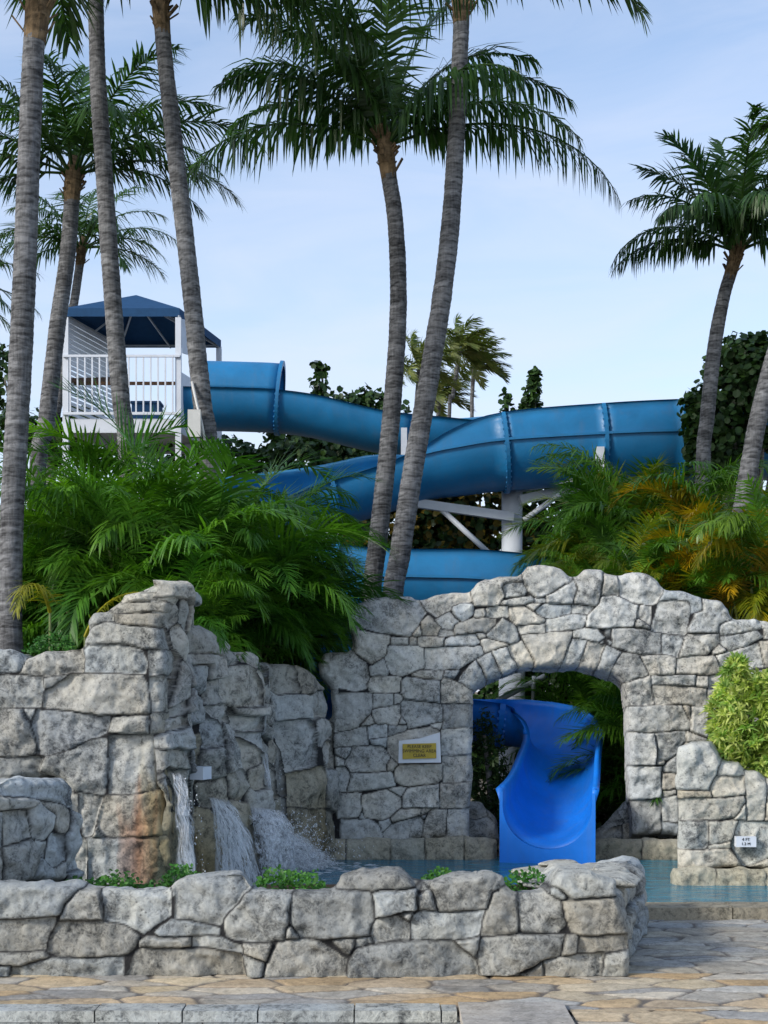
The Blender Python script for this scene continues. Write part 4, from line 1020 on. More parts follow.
# blue tub and white locker seen through the balusters
t = empty('storage_bin', (float(P(150, 0, 27.6)[0]), 27.8, zd), 'blue bin standing on the tower deck behind the balusters', 'bin')
mb = MB(); p = P(146, 0, 27.8); mb.box(p[0] - .25, p[0] + .3, 27.6, 28.0, zd, zd + .42); mb.build('body', M['canvas'], t)
mb = MB(); mb.box(p[0] - .27, p[0] + .32, 27.58, 28.02, zd + .423, zd + .47); mb.build('lid', M['canvas'], t)
# meter box strapped to the palm
bx = empty('junction_box', tuple(P(195, 432, 14.2)), 'pale grey junction box with a thin pipe fixed to a leaning palm trunk', 'junction box')
a, b = P(189, 437, 14.2), P(200.5, 411, 14.2); mb = MB(); mb.box(a[0], b[0], 14.16, 14.28, a[2], b[2]); mb.box(a[0] - .006, b[0] + .006, 14.15, 14.165, a[2] - .006, b[2] + .006); mb.build('housing', M['conduit'], bx)
mb = MB(); mb.tube([P(192, 382, 14.3), P(196, 400, 14.22), P(202, 425, 14.2), P(207, 452, 14.2)], .014, 8); mb.build('conduit_pipe', M['conduit'], bx, True)

# ---------------------------------------------------------------- signs
def text(body, size, loc, rot, name, mat, parent, sx=1.0):
    cu = bpy.data.curves.new(name, 'FONT'); cu.body = body; cu.size = size; cu.align_x = 'CENTER'; cu.align_y = 'CENTER'; cu.extrude = .0015; cu.space_line = 1.0
    o = bpy.data.objects.new(name, cu); COL.objects.link(o)
    dg = bpy.context.evaluated_depsgraph_get(); me = bpy.data.meshes.new_from_object(o.evaluated_get(dg)); COL.objects.unlink(o); bpy.data.objects.remove(o)
    m = bpy.data.objects.new(name, me); me.materials.clear(); me.materials.append(mat); m.rotation_euler = rot; m.scale = (sx, 1, 1); link(m, parent)
    m.location = Vector(loc) - parent.location; return m
sg = empty('pool_sign', tuple(P(420, 762, 13.68)), 'weathered yellow notice on a white board, fixed to the wall left of the arch', 'sign')
Ds = 13.66
q = [P(x, y, Ds) for x, y in ((398.5, 763), (441, 762.5), (440, 732.5), (420, 738.5), (399, 741))]
mb = MB(); V = [(c[0], Ds, c[2]) for c in q] + [(c[0], Ds + .05, c[2]) for c in q]
mb.add(V, [(i, 5 + i, 5 + (i + 1) % 5, (i + 1) % 5) for i in range(5)], [(0, 1, 2), (0, 2, 3), (0, 3, 4)]); mb.build('backing_board', M['white'], sg)
q = [P(x, y, Ds) for x, y in ((402.5, 759), (436.3, 758.2), (436, 743), (402.5, 744))]
mb = MB(); mb.add([(c[0], Ds - .004, c[2]) for c in q] + [(c[0], Ds - .016, c[2]) for c in q], [(4, 5, 6, 7), (0, 4, 7, 3), (1, 2, 6, 5), (3, 7, 6, 2), (0, 1, 5, 4)]); mb.build('yellow_panel', M['sign_yellow'], sg)
for k, (t, y) in enumerate((('PLEASE KEEP', 746.6), ('SWIMMING AREA', 751.0), ('CLEAR', 755.4))):
    c = P(419.4, y, Ds); text(t, .046, (c[0], Ds - .0185, c[2]), (R_(90), 0, 0), 'lettering', M['ink'], sg, .92)
dm = empty('depth_marker', tuple(P(746, 848, 11.86)), 'small white depth tile on the planter wall at the right edge', 'depth marker')
a, b = P(736.2, 847, 11.84), P(756.2, 836.8, 11.84); mb = MB(); mb.box(a[0], b[0], 11.835, 11.90, a[2], b[2]); mb.build('tile', M['white'], dm)
c = P(746, 839.6, 11.83); text('4 FT', .036, (c[0], 11.832, c[2]), (R_(90), 0, 0), 'lettering', M['ink'], dm)
c = P(746, 844, 11.83); text('1.2 M', .034, (c[0], 11.832, c[2]), (R_(90), 0, 0), 'lettering', M['ink'], dm)
c = wpt(203.5, 773, .12); ang = math.atan2(Wd[1], Wd[0])
wp = empty('blank_tile', tuple(c), 'small blank white tile fixed to the cascade wall', 'tile')
mb = MB(); Mt = Matrix.Translation(Vector(c)) @ Matrix.Rotation(ang, 4, 'Z'); mb.box(-.07, .07, -.02, .10, -.05, .05, M=Mt); mb.build('face', M['white'], wp)
# ---------------------------------------------------------------- vegetation
def unit(a): return a / (np.linalg.norm(a, axis=-1, keepdims=True) + 1e-9)
ZUP = np.array([0, 0, 1.0])
def frond(mb, base, az, el, L, droop, nleaf, leaflen, width, hang, rng, roll=0.0, tone=(1, 1, 1), wind=None, pet=.14, tip=None, rmb=None, power=1.4, vee=.25, rr=.016, tear=0.0):
    K = 16; s = np.linspace(0, 1, K); e = el - droop * s ** power; bend = rng.uniform(-.25, .25)
    a = az + bend * s
    d = np.stack([np.cos(e) * np.cos(a), np.cos(e) * np.sin(a), np.sin(e)], -1)
    if wind is not None: d = unit(d + np.array(wind) * (s ** 1.2)[:, None])
    pts = np.array(base) + np.vstack([[0, 0, 0], np.cumsum((d[:-1] + d[1:]) / 2, 0) * L / (K - 1)])
    rad = np.linspace(rr, rr * .2, K)
    (rmb or mb).tube(pts, rad, 4, C=(tone[0] * 1.35, tone[1] * 1.25, tone[2] * 1.1, 1))
    n = nleaf; sl = pet + (1 - pet) * (np.arange(n) + rng.uniform(-.3, .3, n)) / n; sl = np.clip(sl, 0, .995)
    for sg_ in (-1, 1):
        f = sl * (K - 1); i = np.minimum(f.astype(int), K - 2); w = (f - i)[:, None]
        p0 = pts[i] * (1 - w) + pts[i + 1] * w; t = unit(d[i] * (1 - w) + d[i + 1] * w)
        h0 = np.array([-math.sin(az), math.cos(az), 0.0]); side = unit(h0 - t * (t @ h0)[:, None]); up = np.cross(t, side); up *= np.where(up[:, 2:] < 0, -1, 1) if abs(el) < 1.3 else 1
        side2 = side * math.cos(roll) + up * math.sin(roll); up2 = up * math.cos(roll) - side * math.sin(roll)
        ang = (25 + 40 * sl + rng.normal(0, 5, n)) * math.pi / 180
        q = unit(sg_ * side2 * np.cos(ang)[:, None] + t * np.sin(ang)[:, None] + up2 * (vee + rng.normal(0, .12, n))[:, None])
        x = (sl - pet) / (1 - pet); torn = (vnoise(sl * 9 + rng.uniform(0, 50), sl * 0 + sg_, int(rng.randint(999))) > .30) & (rng.rand(n) < tear)
        ln = leaflen * (0.45 + 0.6 * np.sin(np.pi * np.clip(x * .85 + .12, 0, 1)) ** .8) * (1 - .35 * x ** 3) * rng.uniform(.75, 1.12, n) * np.where(torn | (rng.rand(n) < tear * .08), .12, 1.0)
        hg = np.clip(hang * rng.uniform(.6, 1.35, n), 0, .97)[:, None]
        q1 = unit(q * (1 - hg * .45) - ZUP * hg * .45); q2 = unit(q * (1 - hg) - ZUP * hg); q3 = unit(q * (1 - hg * 1.02) - ZUP * hg * 1.15)
        if wind is not None:
            wv = np.array(wind) * .6; q1 = unit(q1 + wv * .5); q2 = unit(q2 + wv); q3 = unit(q3 + wv * 1.4)
        l3 = (ln / 3)[:, None]; p1 = p0 + q1 * l3; p2 = p1 + q2 * l3; p3 = p2 + q3 * l3
        wd = unit(np.cross(q, up2)) * width / 2 * (1 - .3 * x)[:, None]
        V = np.stack([p0 - wd * .6, p0 + wd * .6, p1 + wd, p1 - wd, p2 + wd * .8, p2 - wd * .8, p3], 1).reshape(-1, 3)
        b = np.arange(n)[:, None] * 7
        Q = np.concatenate([b + [0, 1, 2, 3], b + [3, 2, 4, 5]]); T = b + [5, 4, 6]
        c = np.array(tone) * rng.uniform(.78, 1.2, (n, 1)); C = np.ones((n, 7, 4)); C[:, :, :3] = c[:, None]
        if tip is not None: C[:, 4:, :3] = C[:, 4:, :3] * .5 + np.array(tip) * .5
        mb.add(V, Q, T, C.reshape(-1, 4))

def leaves(mb, pos, nrm, size, aspect, rng, tone, jit=.25, droop=.0):
    n = len(pos); nrm = unit(nrm); rv = unit(rng.normal(size=(n, 3)) + np.array([0, 0, -droop])); a = unit(rv - nrm * (rv * nrm).sum(1)[:, None]); b = np.cross(nrm, a)
    s = size * rng.uniform(.65, 1.25, n)[:, None]; w = s * aspect
    V = np.stack([pos, pos + a * s * .35 + b * w * .5 + nrm * s * .06, pos + a * s * .75 + b * w * .42 + nrm * s * .04, pos + a * s, pos + a * s * .75 - b * w * .42 + nrm * s * .04, pos + a * s * .35 - b * w * .5 + nrm * s * .06], 1)
    k = np.arange(n)[:, None] * 6; Q = np.concatenate([k + [0, 1, 2, 3], k + [0, 3, 4, 5]])
    C = np.ones((n, 6, 4)); C[:, :, :3] = (np.array(tone) * (1 + rng.uniform(-jit, jit, (n, 1))))[:, None]
    mb.add(V.reshape(-1, 3), Q, C=C.reshape(-1, 4))

def blob_points(rng, c, r, n):
    d = unit(rng.normal(size=(n, 3))); rad = rng.uniform(.35, 1.0, n) ** .5
    w = 1 + .35 * fbm(d[:, 0] * 1.7 + c[0], d[:, 1] * 1.7 + d[:, 2] * 1.3 + c[2], int(abs(c[0] * 100)) + 3, 3)
    return np.array(c) + d * (rad * w)[:, None] * np.array(r), d

def trunk_mesh(pts, name, mat, parent, seed, ringlen=.085, n=16):
    """pts: (x,y,z,r) control points, foot to top"""
    rng = np.random.RandomState(seed); sp_ = smooth_path(np.array(pts), .02)
    c = sp_[:, :3]; r = sp_[:, 3]; l = np.concatenate([[0], np.cumsum(np.linalg.norm(np.diff(c, axis=0), axis=1))])
    a = np.linspace(0, 2 * np.pi, n, endpoint=False)
    A_, Lg = np.meshgrid(a, l); ph = Lg / ringlen + .5 * fbm(np.cos(A_) * 1.2 + 5, Lg * 3 + np.sin(A_), seed, 3) + .3 * np.cos(A_ + seed)
    saw = ph - np.floor(ph)
    R = r[:, None] * (1 + .055 * (saw - .5) + .05 * fbm(np.cos(A_) * 2 + 9, np.sin(A_) * 2 + Lg * 5, seed + 3, 3)) + (.09 * np.exp(-Lg / .22) if True else 0)
    band = np.floor(ph); tv = .8 + .4 * _h(band, band * 0 + seed, 5)
    tint = tv * np.where(saw < .16, .45, 1.0)
    mb = MB(); mb.tube(c, R, n, cap=True)
    C = np.ones((len(c) * n + 2, 4)); C[:-2, :3] = tint.reshape(-1, 1); mb.C[-1] = C
    return mb.build(name, mat, parent, smooth=True)

def palm(label, trunk_px, D, fronds, seed, group='coconut palms', L=3.0, nrand=0, lean_up=True, leaf='leaf_coco', bark='trunk', wind=None, zfoot=None, nleaf=68, leaflen=.66, width=.041, hang=.50, tone=(1, 1, 1), fib=True, kind='coconut_palm', cat='palm tree', rscale=1.0, scale=1.0):
    """trunk_px: (px, py, width_px) foot to top, all at distance D"""
    rng = np.random.RandomState(seed)
    cp = [(*P(x, y, D if np.isscalar(D) else D[k]), w * .43 / F * (D if np.isscalar(D) else D[k])) for k, (x, y, w) in enumerate(trunk_px)]
    if zfoot is not None and cp[0][2] > zfoot + .1:
        a, b = np.array(cp[0]), np.array(cp[1]); k = (a[2] - zfoot) / max(.3, (b[2] - a[2])); f = a.copy(); f[:2] = a[:2] + (a[:2] - b[:2]) * min(k, 1.2) * .6; f[2] = zfoot - .05; f[3] = a[3] * 1.12; cp = [tuple(f)] + cp
    root = empty(kind, (float(cp[0][0]), float(cp[0][1]), float(cp[0][2])), label, cat, group)
    trunk_mesh(cp, 'trunk', M[bark], root, seed, ringlen=.062 + .05 * rng.rand())
    top = np.array(cp[-1][:3]); rt = cp[-1][3]
    mb = MB(); fb = MB()
    if fib:
        q = unit(np.array(cp[-1][:3]) - np.array(cp[-2][:3]))
        h_ = .55 * scale
        fb.tube([top - q * .12, top + q * h_ * .3, top + q * h_ * .7, top + q * h_], [rt * 1.0, rt * 1.15, rt * 1.0, rt * .6], 12)
        for k in range(26):
            az = rng.uniform(0, 6.28); z = rng.uniform(-.05, h_ * .7); d = np.array([math.cos(az), math.sin(az), rng.uniform(.1, .9)]); b = top + q * z + d * rt * .9 * [1, 1, 0]
            fb.beam(b, b + (d * [.6, .6, 1] + [0, 0, .3]) * rng.uniform(.06, .2) * scale, .045 * scale, .015)
        hb = top + q * h_ * .55
    else: hb = top
    for f in fronds:
        az, el, ln, dr = f[:4]; hg = f[4] if len(f) > 4 else hang; roll = f[5] if len(f) > 5 else rng.uniform(-.3, .3)
        t = np.array(tone) * rng.uniform(.8, 1.2); 
        frond(mb, hb + np.array([math.cos(R_(az)), math.sin(R_(az)), 0]) * rt * .6, R_(az), R_(el), ln, R_(dr), nleaf, leaflen, width, hg, rng, roll, t, wind, rr=.022 * scale, tear=.9)
    for k in range(nrand):
        az = k * 137.5 + rng.uniform(-20, 20); u = (k + .5) / nrand; el = 80 - 85 * u + rng.uniform(-8, 8)
        frond(mb, hb + np.array([math.cos(R_(az)), math.sin(R_(az)), 0]) * rt * .5, R_(az), R_(el), L * rng.uniform(.85, 1.1), R_(50 + 45 * u + rng.uniform(-10, 15)), nleaf, leaflen, width, hang, rng, rng.uniform(-.4, .4), np.array(tone) * rng.uniform(.75, 1.25), wind, rr=.022 * scale, tear=.5)
    if fib:
        fb.build('crown_base', M['fibre'], root, smooth=False)
    mb.build('crown', M[leaf], root, smooth=False)
    return root

palm('tall coconut palm with a straight grey trunk at the left edge', [(10, 645, 27), (12, 520, 27), (22, 330, 27), (28, 180, 26), (33, 60, 25), (36, 28, 26)], 12.0,
     [(170, 20, 2.6, 70), (200, 40, 2.8, 80), (140, 50, 2.8, 60), (60, 60, 2.8, 60), (300, 62, 2.8, 60), (250, 55, 2.6, 60), (20, 60, 2.8, 70), (100, 45, 2.6, 70)], 11, zfoot=1.6)
palm('coconut palm whose slim trunk crosses in front of the tower railing', [(127, 455, 21), (121, 400, 21), (112, 290, 20.5), (104, 170, 20), (98, 80, 19), (95, -30, 18), (93, -75, 18)], 14.9,
     [(200, 40, 2.4, 60), (150, 50, 2.6, 60), (60, 60, 2.6, 60), (300, 62, 2.6, 60), (20, 55, 2.8, 60), (100, 55, 2.6, 70)], 12, zfoot=1.6)
palm('leaning coconut palm with a junction box on its trunk, right of the tower canopy', [(209, 455, 22), (202, 400, 22), (190, 280, 21), (175, 150, 20), (165, 60, 18.5), (162, 24, 18)], 14.4,
     [(356, 32, 3.6, 60, .85), (348, 20, 2.9, 50, .85), (5, 22, 3.5, 50, .9), (12, 40, 3.1, 72, .8), (320, 25, 2.5, 66, .8), (335, 45, 3.2, 80, .8), (20, 20, 2.4, 60, .8), (200, 30, 1.6, 60), (160, 45, 2.4, 60), (90, 60, 2.4, 60), (45, 55, 2.8, 70), (290, 55, 2.4, 70), (230, 50, 2.2, 70)], 13, zfoot=1.6, leaflen=.75)
palm('coconut palm with a full green crown standing behind the left trunks', [(38, 470, 20), (46, 425, 20), (57, 330, 19), (68, 250, 18), (72, 195, 18)], 20.0,
     [(0, 42, 2.9, 82), (15, 25, 2.5, 75), (345, 30, 2.4, 85), (180, 40, 2.5, 85), (195, 20, 2.2, 70), (165, 60, 2.6, 75), (120, 70, 2.4, 60), (60, 68, 2.5, 70), (20, 62, 2.6, 70), (270, 60, 2.4, 95), (300, 40, 2.3, 90), (240, 40, 2.3, 90), (330, 65, 2.6, 80), (90, 80, 2.3, 40), (215, 62, 2.5, 80), (40, 45, 2.6, 80), (350, 8, 2.0, 65), (190, 2, 1.9, 60)], 14, zfoot=1.5)
palm('coconut palm with a low shaggy crown half hidden behind the leaning trunk at left', [(52, 460, 11), (62, 380, 11), (76, 290, 10), (80, 262, 10)], 30.0,
     [(10, 38, 2.2, 80), (350, 20, 2.0, 75), (180, 40, 2.0, 80), (200, 20, 1.8, 75), (160, 62, 2.2, 75), (30, 60, 2.2, 75), (270, 55, 2.0, 90), (300, 30, 2.1, 85), (240, 25, 2.0, 85), (330, 60, 2.2, 80), (90, 75, 2.2, 50), (215, 60, 2.2, 80), (0, 5, 1.9, 60), (320, -5, 1.7, 50), (225, -10, 1.6, 40)], 15, zfoot=1.5, nleaf=48)
palm('coconut palm with the widest crown, in front of the middle of the slide', [(371, 610, 22), (378, 540, 22), (390, 430, 21), (398, 320, 20), (396, 230, 19), (388, 170, 18)], 16.8,
     [(183, 22, 2.9, 97, .95), (196, 48, 2.3, 90, .8), (2, 22, 3.15, 88, .94), (352, 36, 2.5, 85, .85), (10, 55, 2.7, 88, .85), (165, 62, 2.6, 80, .7), (150, 72, 2.6, 60, .6), (120, 78, 2.5, 50, .4), (35, 66, 2.8, 75, .6), (240, 66, 2.4, 85, .6), (270, 80, 2.5, 50, .5), (215, 64, 2.4, 85, .7), (90, 60, 2.4, 80, .7), (200, 78, 2.5, 60, .6), (320, 48, 2.1, 90, .8), (20, 82, 2.6, 50, .5), (155, 48, 2.4, 80, .8)], 16, zfoot=.3, leaflen=.70, nleaf=84)
palm('coconut palm with a curved trunk in front of the slide, crown above the picture', [(392, 610, 24), (400, 555, 24), (413, 470, 24), (432, 360, 23), (448, 250, 22), (456, 140, 20), (461, 30, 18.5), (461, 14, 19)], 16.4,
     [(0, 30, 2.4, 95), (350, 45, 2.8, 70), (5, 66, 3.1, 50), (180, 35, 2.3, 60), (160, 55, 2.6, 60), (200, 60, 2.6, 60), (60, 66, 2.6, 60), (120, 64, 2.6, 60), (270, 68, 2.4, 60), (310, 60, 2.6, 60), (230, 60, 2.6, 60), (12, 42, 2.6, 55), (90, 75, 2.4, 50)], 17, zfoot=.3)
palm('smaller coconut palm on the right with a drooping crown against the sky', [(703, 465, 17), (707, 420, 17), (714, 350, 16.5), (723, 300, 15), (731, 272, 14)], 19.0,
     [(181, 36, 1.95, 105, .8), (172, 24, 1.75, 75, .8), (200, 52, 1.8, 80, .6), (160, 66, 1.9, 50, .4), (140, 78, 1.8, 40, .3), (100, 82, 1.9, 30, .3), (50, 78, 2.0, 40, .4), (20, 66, 2.0, 60, .5), (0, 45, 2.0, 80, .7), (350, 25, 1.9, 80, .8), (330, 50, 1.9, 90, .8), (300, 50, 1.8, 95, .8), (270, 45, 1.7, 95, .8), (240, 45, 1.8, 95, .8), (215, 40, 1.8, 90, .8), (270, 74, 2.0, 60, .5), (320, 72, 2.0, 60, .5), (205, 70, 1.9, 60, .3)], 18, zfoot=2.1, leaflen=.52)
palm('coconut palm at the right edge, leaning out of the picture', [(738, 540, 22), (744, 500, 22), (756, 430, 21), (776, 350, 20), (806, 270, 19), (850, 170, 18)], 15.6,
     [(178, 30, 1.15, 50), (165, 72, 1.2, 40), (200, 50, 1.0, 80), (0, 40, 2.4, 80), (90, 60, 1.6, 80), (270, 60, 1.6, 80), (30, 60, 2.4, 70), (330, 50, 2.2, 80), (140, 75, 1.4, 50)], 19, zfoot=2.1)
palm('leaning coconut palm low on the left edge far behind, only frond tips showing', [(-60, 470, 12), (-55, 400, 11), (-48, 300, 10)], 30.0,
     [(0, 40, 2.0, 80), (20, 10, 1.9, 60), (340, -5, 1.7, 50), (180, 40, 2, 80), (60, 60, 2, 70), (300, 50, 2, 80), (240, 50, 2, 80), (120, 60, 2, 70), (350, 62, 2.0, 70), (10, -25, 1.6, 30)], 20, zfoot=1.5, nleaf=40)
W_ = (1.1, -.1, -.12)
for k, (tx, D, lab) in enumerate([([(449, 430, 4.5), (453, 395, 4.5), (460, 350, 6)], 60, 'taller of the two wind-blown palms far behind the slide'), ([(472, 430, 4.5), (472, 400, 4.5), (474, 366, 5)], 62, 'shorter wind-blown palm right of the taller one, far behind the slide'),
                                ([(415, 450, 5), (416, 410, 5), (420, 368, 6)], 58, 'wind-blown yellow-green palm half hidden by the curved trunk'), ([(436, 450, 4), (437, 425, 4), (440, 398, 5)], 64, 'lowest wind-blown palm, just above the slide rim far behind')]):
    palm(lab, tx, float(D), [], 30 + k, 'wind-blown palms in the distance', L=1.7, nrand=22, leaf='leaf_distant', wind=W_, zfoot=-.6, nleaf=26, leaflen=.7, width=.075, hang=.35, fib=False, tone=(1, 1, 1), scale=1)

# ---- areca clumps
def areca_protos(nv, seed, tones, L=(1.0, 1.55), nf=52):
    out = []
    for v in range(nv):
        rng = np.random.RandomState(seed + v); mb = MB(); cb = MB()
        for k in range(nf):
            az = k * 137.5 + rng.uniform(-25, 25); u = k / nf
            r0 = rng.uniform(.02, .22); b = np.array([math.cos(R_(az)) * r0, math.sin(R_(az)) * r0, 0])
            hh = rng.uniform(.25, 1.35) * (1 - .25 * u); t = b + np.array([math.cos(R_(az)) * .18 * hh, math.sin(R_(az)) * .18 * hh, hh])
            cb.tube([b, (b + t) / 2 + np.array([0, 0, .03]), t], [.022, .018, .013], 5, C=(1, 1, 1, 1))
            tn = np.array(tones[rng.randint(len(tones))]) * rng.uniform(.75, 1.25)
            el = 82 - 62 * u + rng.uniform(-10, 10)
            frond(mb, t, R_(az + rng.uniform(-20, 20)), R_(el), rng.uniform(*L), R_(rng.uniform(70, 125)), 46, .40, .024, rng.uniform(.2, .55), rng, rng.uniform(-.5, .5), tn, pet=.10, vee=.35, rr=.010, power=1.6)
        out.append((mb, cb))
    return out
def areca(name, mesh, cane, x, y, z, rz, sc, label, group, sz=1.0):
    root = bpy.data.objects.new(name, None); root.location = (x, y, z); root.rotation_euler = (0, 0, rz); root.scale = (sc, sc, sc * sz); link(root); tag(root, label, 'areca palm', group)
    for nm, src in (('fronds', mesh), ('canes', cane)):
        o = bpy.data.objects.new(nm, src); link(o, root)
    return root
def meshes(protos, leafmat):
    out = []
    for mb, cb in protos:
        a = mb.build('fronds', leafmat, None); b = cb.build('canes', M['cane'], None, True); ma, mc = a.data, b.data
        bpy.data.objects.remove(a); bpy.data.objects.remove(b); out.append((ma, mc))
    return out
GREEN = [(1, 1, 1), (.9, 1, .9), (1.15, 1.1, .9), (.8, .9, .9), (1.3, 1.2, .8)]
GOLD = [(1, 1, 1), (1.6, 1.15, .8), (3.0, 1.3, .6), (4.6, 1.45, .5), (1.2, 1.1, .9), (6.0, 1.5, .4), (5.0, 1.2, .4)]
pg = meshes(areca_protos(4, 100, GREEN), M['leaf_areca']); py_ = meshes(areca_protos(3, 200, GOLD, nf=42), M['leaf_areca']); pm = meshes(areca_protos(2, 300, [(1, 1, 1), (1.3, 1.1, .9), (2.6, 1.25, .7), (1.1, 1.05, .9)], nf=44), M['leaf_areca'])
def put(name, proto, px, py, D, sc, rz, label, group, zb, sz=1.0):
    p = P(px, py, D); areca(name, proto[0], proto[1], p[0], D, zb, rz, sc, label, group, sz)
LEFT = [(38, 13.9, 1.62, .95, 0, 'areca clump behind the leftmost palm trunk'), (82, 13.1, 1.62, .75, 1, 'low areca clump just above the left end of the cascade wall'), (100, 13.8, 1.62, 1.18, 2, 'areca clump below the left corner of the tower deck'),
        (150, 13.0, 1.62, 1.05, 3, 'areca clump behind the highest stones of the cascade wall'), (150, 14.6, 1.62, 1.22, 0, 'light green areca clump right in front of the tower legs'), (205, 13.9, 1.62, 1.22, 1, 'areca clump at the foot of the leaning palm with the junction box'),
        (212, 13.4, 1.62, .85, 2, 'dark areca clump hanging over the middle of the cascade wall'), (240, 14.7, 1.62, 1.0, 3, 'tallest areca clump, left of the open slide bend'), (242, 13.7, 1.5, .95, 0, 'areca clump behind the broad foaming splash'),
        (268, 14.8, 1.62, .8, 1, 'areca clump in front of the slide bend'), (232, 14.6, .9, .8, 2, 'dark areca clump beside the big boulder at the left end of the arch wall'),
        (185, 12.4, 1.6, .62, 3, 'small areca clump just behind the cascade crest'), (60, 14.6, 1.62, 1.15, 1, 'areca clump left of the tower stairs'), (222, 14.0, 1.0, .75, 2, 'low dark areca clump above the right end of the cascade'), (262, 15.25, 1.62, .82, 2, 'areca clump tucked against the open slide bend')]
for k, (px, D, zb, sc, v, lab) in enumerate(LEFT):
    put('areca_palm', pg[v], px, 0, D, sc, k * 1.3, lab, 'green areca palms above the cascade wall', zb, 1.2 if px in (240, 262) else 1.0)
RIGHT = [(602, 17.5, 2.1, .92, 'm', 0, 'green areca clump beside the white support column'), (628, 18.4, 2.2, 1.12, 'm', 1, 'tall green areca clump below the right bend of the slide'), (655, 17.6, 2.2, 1.15, 'm', 0, 'pale green areca clump left of the small right palm'),
         (632, 16.0, 2.05, .8, 'm', 1, 'small olive areca clump just above the arch top stones'), (722, 16.0, 2.1, .85, 'y', 1, 'golden areca clump at the foot of the small right palm'), (670, 18.4, 2.2, 1.25, 'm', 1, 'areca clump under the sea grape tree on the right'),
         (735, 17.0, 2.1, 1.1, 'y', 2, 'orange-tinged areca clump behind the trunk at the right edge'), (760, 15.0, 2.05, .9, 'y', 0, 'most orange areca clump at the right edge above the wall'), (595, 15.6, 2.05, .5, 'm', 0, 'low areca clump behind the round boulder on the arch wall'),
         (715, 15.2, 2.05, .7, 'y', 1, 'small yellow areca clump between the two right palm trunks'), (645, 15.2, 2.05, .6, 'm', 1, 'small green areca clump behind the square capstone'), (790, 17.5, 2.1, 1.2, 'm', 0, 'areca clump cut off by the right edge')]
for k, (px, D, zb, sc, t, v, lab) in enumerate(RIGHT):
    put('areca_palm', (py_ if t == 'y' else pm)[v], px, 0, D, sc, k * 1.1 + .4, lab, 'areca palms above the right part of the arch wall', zb)
# areca inside the arch
put('areca_palm', pg[1], 662, 0, 14.9, .8, .7, 'areca palm in the shade behind the arch, reaching over the slide', 'areca palms behind the arch', 0)
put('areca_palm', pg[2], 600, 0, 16.9, 1.0, 2.7, 'dark areca palm deep behind the arch opening', 'areca palms behind the arch', .2)
# two yellowed single fronds hanging over the left wall
rng = np.random.RandomState(5)
for az, el, L, dr, px, py, D, lab in ((265, 50, .85, 130, 50, 600, 11.3, 'brown-orange withered frond drooping over the left wall'), (10, 70, 1.0, 140, 85, 625, 11.5, 'yellow-ribbed arching frond beside the withered one')):
    p = P(px, py, D); root = empty('young_areca_palm', (p[0], D, 1.6), lab, 'young palm'); mb = MB()
    frond(mb, p - [0, 0, .1], R_(az), R_(el), L, R_(dr), 34, .24, .014, .5, rng, 0, (3.4, 1.3, .7), pet=.1); mb.build('frond', M['leaf_areca'], root)
    cb = MB(); cb.tube([(p[0], D, 1.55), tuple(p - [0, 0, .1])], [.012, .010], 6); cb.build('cane', M['cane'], root)

# ---- sea grape and other broadleaf shrubs
def shrub(name, label, cat, group, blobs, n, size, aspect, mat, seed, foot, tones=((1, 1, 1),), trunk=True, up=.4):
    rng = np.random.RandomState(seed); root = empty(name, tuple(foot), label, cat, group); mb = MB()
    tot_ = sum(b[1][0] * b[1][2] for b in blobs)
    for c, r in blobs:
        k = int(n * r[0] * r[2] / tot_); p, d = blob_points(rng, c, r, k)
        for t in tones:
            sel = rng.rand(k) < (1.0 if t is tones[0] else .0) if len(tones) == 1 else rng.randint(0, len(tones), k) == list(tones).index(t)
            if sel.sum(): leaves(mb, p[sel], d[sel] * .6 + rng.normal(0, .55, (sel.sum(), 3)) + np.array([0, -.1, up]), size, aspect, rng, t)
    mb.build('foliage', M[mat], root)
    if trunk:
        tb = MB()
        for c, r in blobs:
            c = np.array(c); f = np.array(foot); m_ = (c + f) / 2 + rng.normal(0, .15, 3)
            tb.tube([f + rng.normal(0, .05, 3) * [1, 1, 0], m_, c], [.07, .045, .02], 7)
        tb.build('stem', M['trunk_dark'], root, True)
    return root
def B(px, py, D, rx, rz, ry=None): return (tuple(P(px, py, D)), (rx, ry or rx, rz))
DK = ((1, 1, 1), (.8, .85, .8), (1.3, 1.25, 1.0))
BR_ = ((1, 1, 1), (.8, .85, .8), (1.2, 1.2, 1), (7.0, 2.2, 1.2), (4.5, 1.6, 1.0))
SG = 'sea grape shrubs around the slide'
shrub('sea_grape_tree', 'dark broad-leaved tree with round leaves at the right edge behind the slide end', 'tree', SG, [B(722, 420, 21.3, .62, .75), B(745, 375, 21.3, .5, .6), B(738, 350, 21.3, .28, .25), B(765, 400, 21.3, .7, .8), B(699, 402, 21.3, .28, .25), B(720, 365, 21.3, .26, .22), B(790, 370, 21.6, .7, .7), B(715, 450, 21.3, .5, .5), B(700, 432, 21.2, .26, .3), B(712, 415, 21.2, .35, .4), B(757, 348, 21.3, .2, .25)], 5200, .115, .95, 'leaf_grape', 51, (P(752, 0, 21.3)[0], 21.4, 2.1), DK)
shrub('sea_grape_tree', 'dark shrub with a tall leafy shoot rising above the first slide drop', 'shrub', SG, [B(319, 384, 31, .17, .45), B(322, 370, 31, .12, .2), B(345, 412, 31, .6, .45), B(375, 408, 31, .42, .42), B(300, 430, 31, .9, .6), B(340, 440, 31, 1.0, .6), B(390, 420, 31, .5, .4), B(362, 398, 31, .25, .25), B(310, 465, 30, 1.3, .7), B(355, 470, 30, 1.0, .6)], 5200, .15, .9, 'leaf_grape', 52, (P(340, 0, 31)[0], 31, -.6), DK)
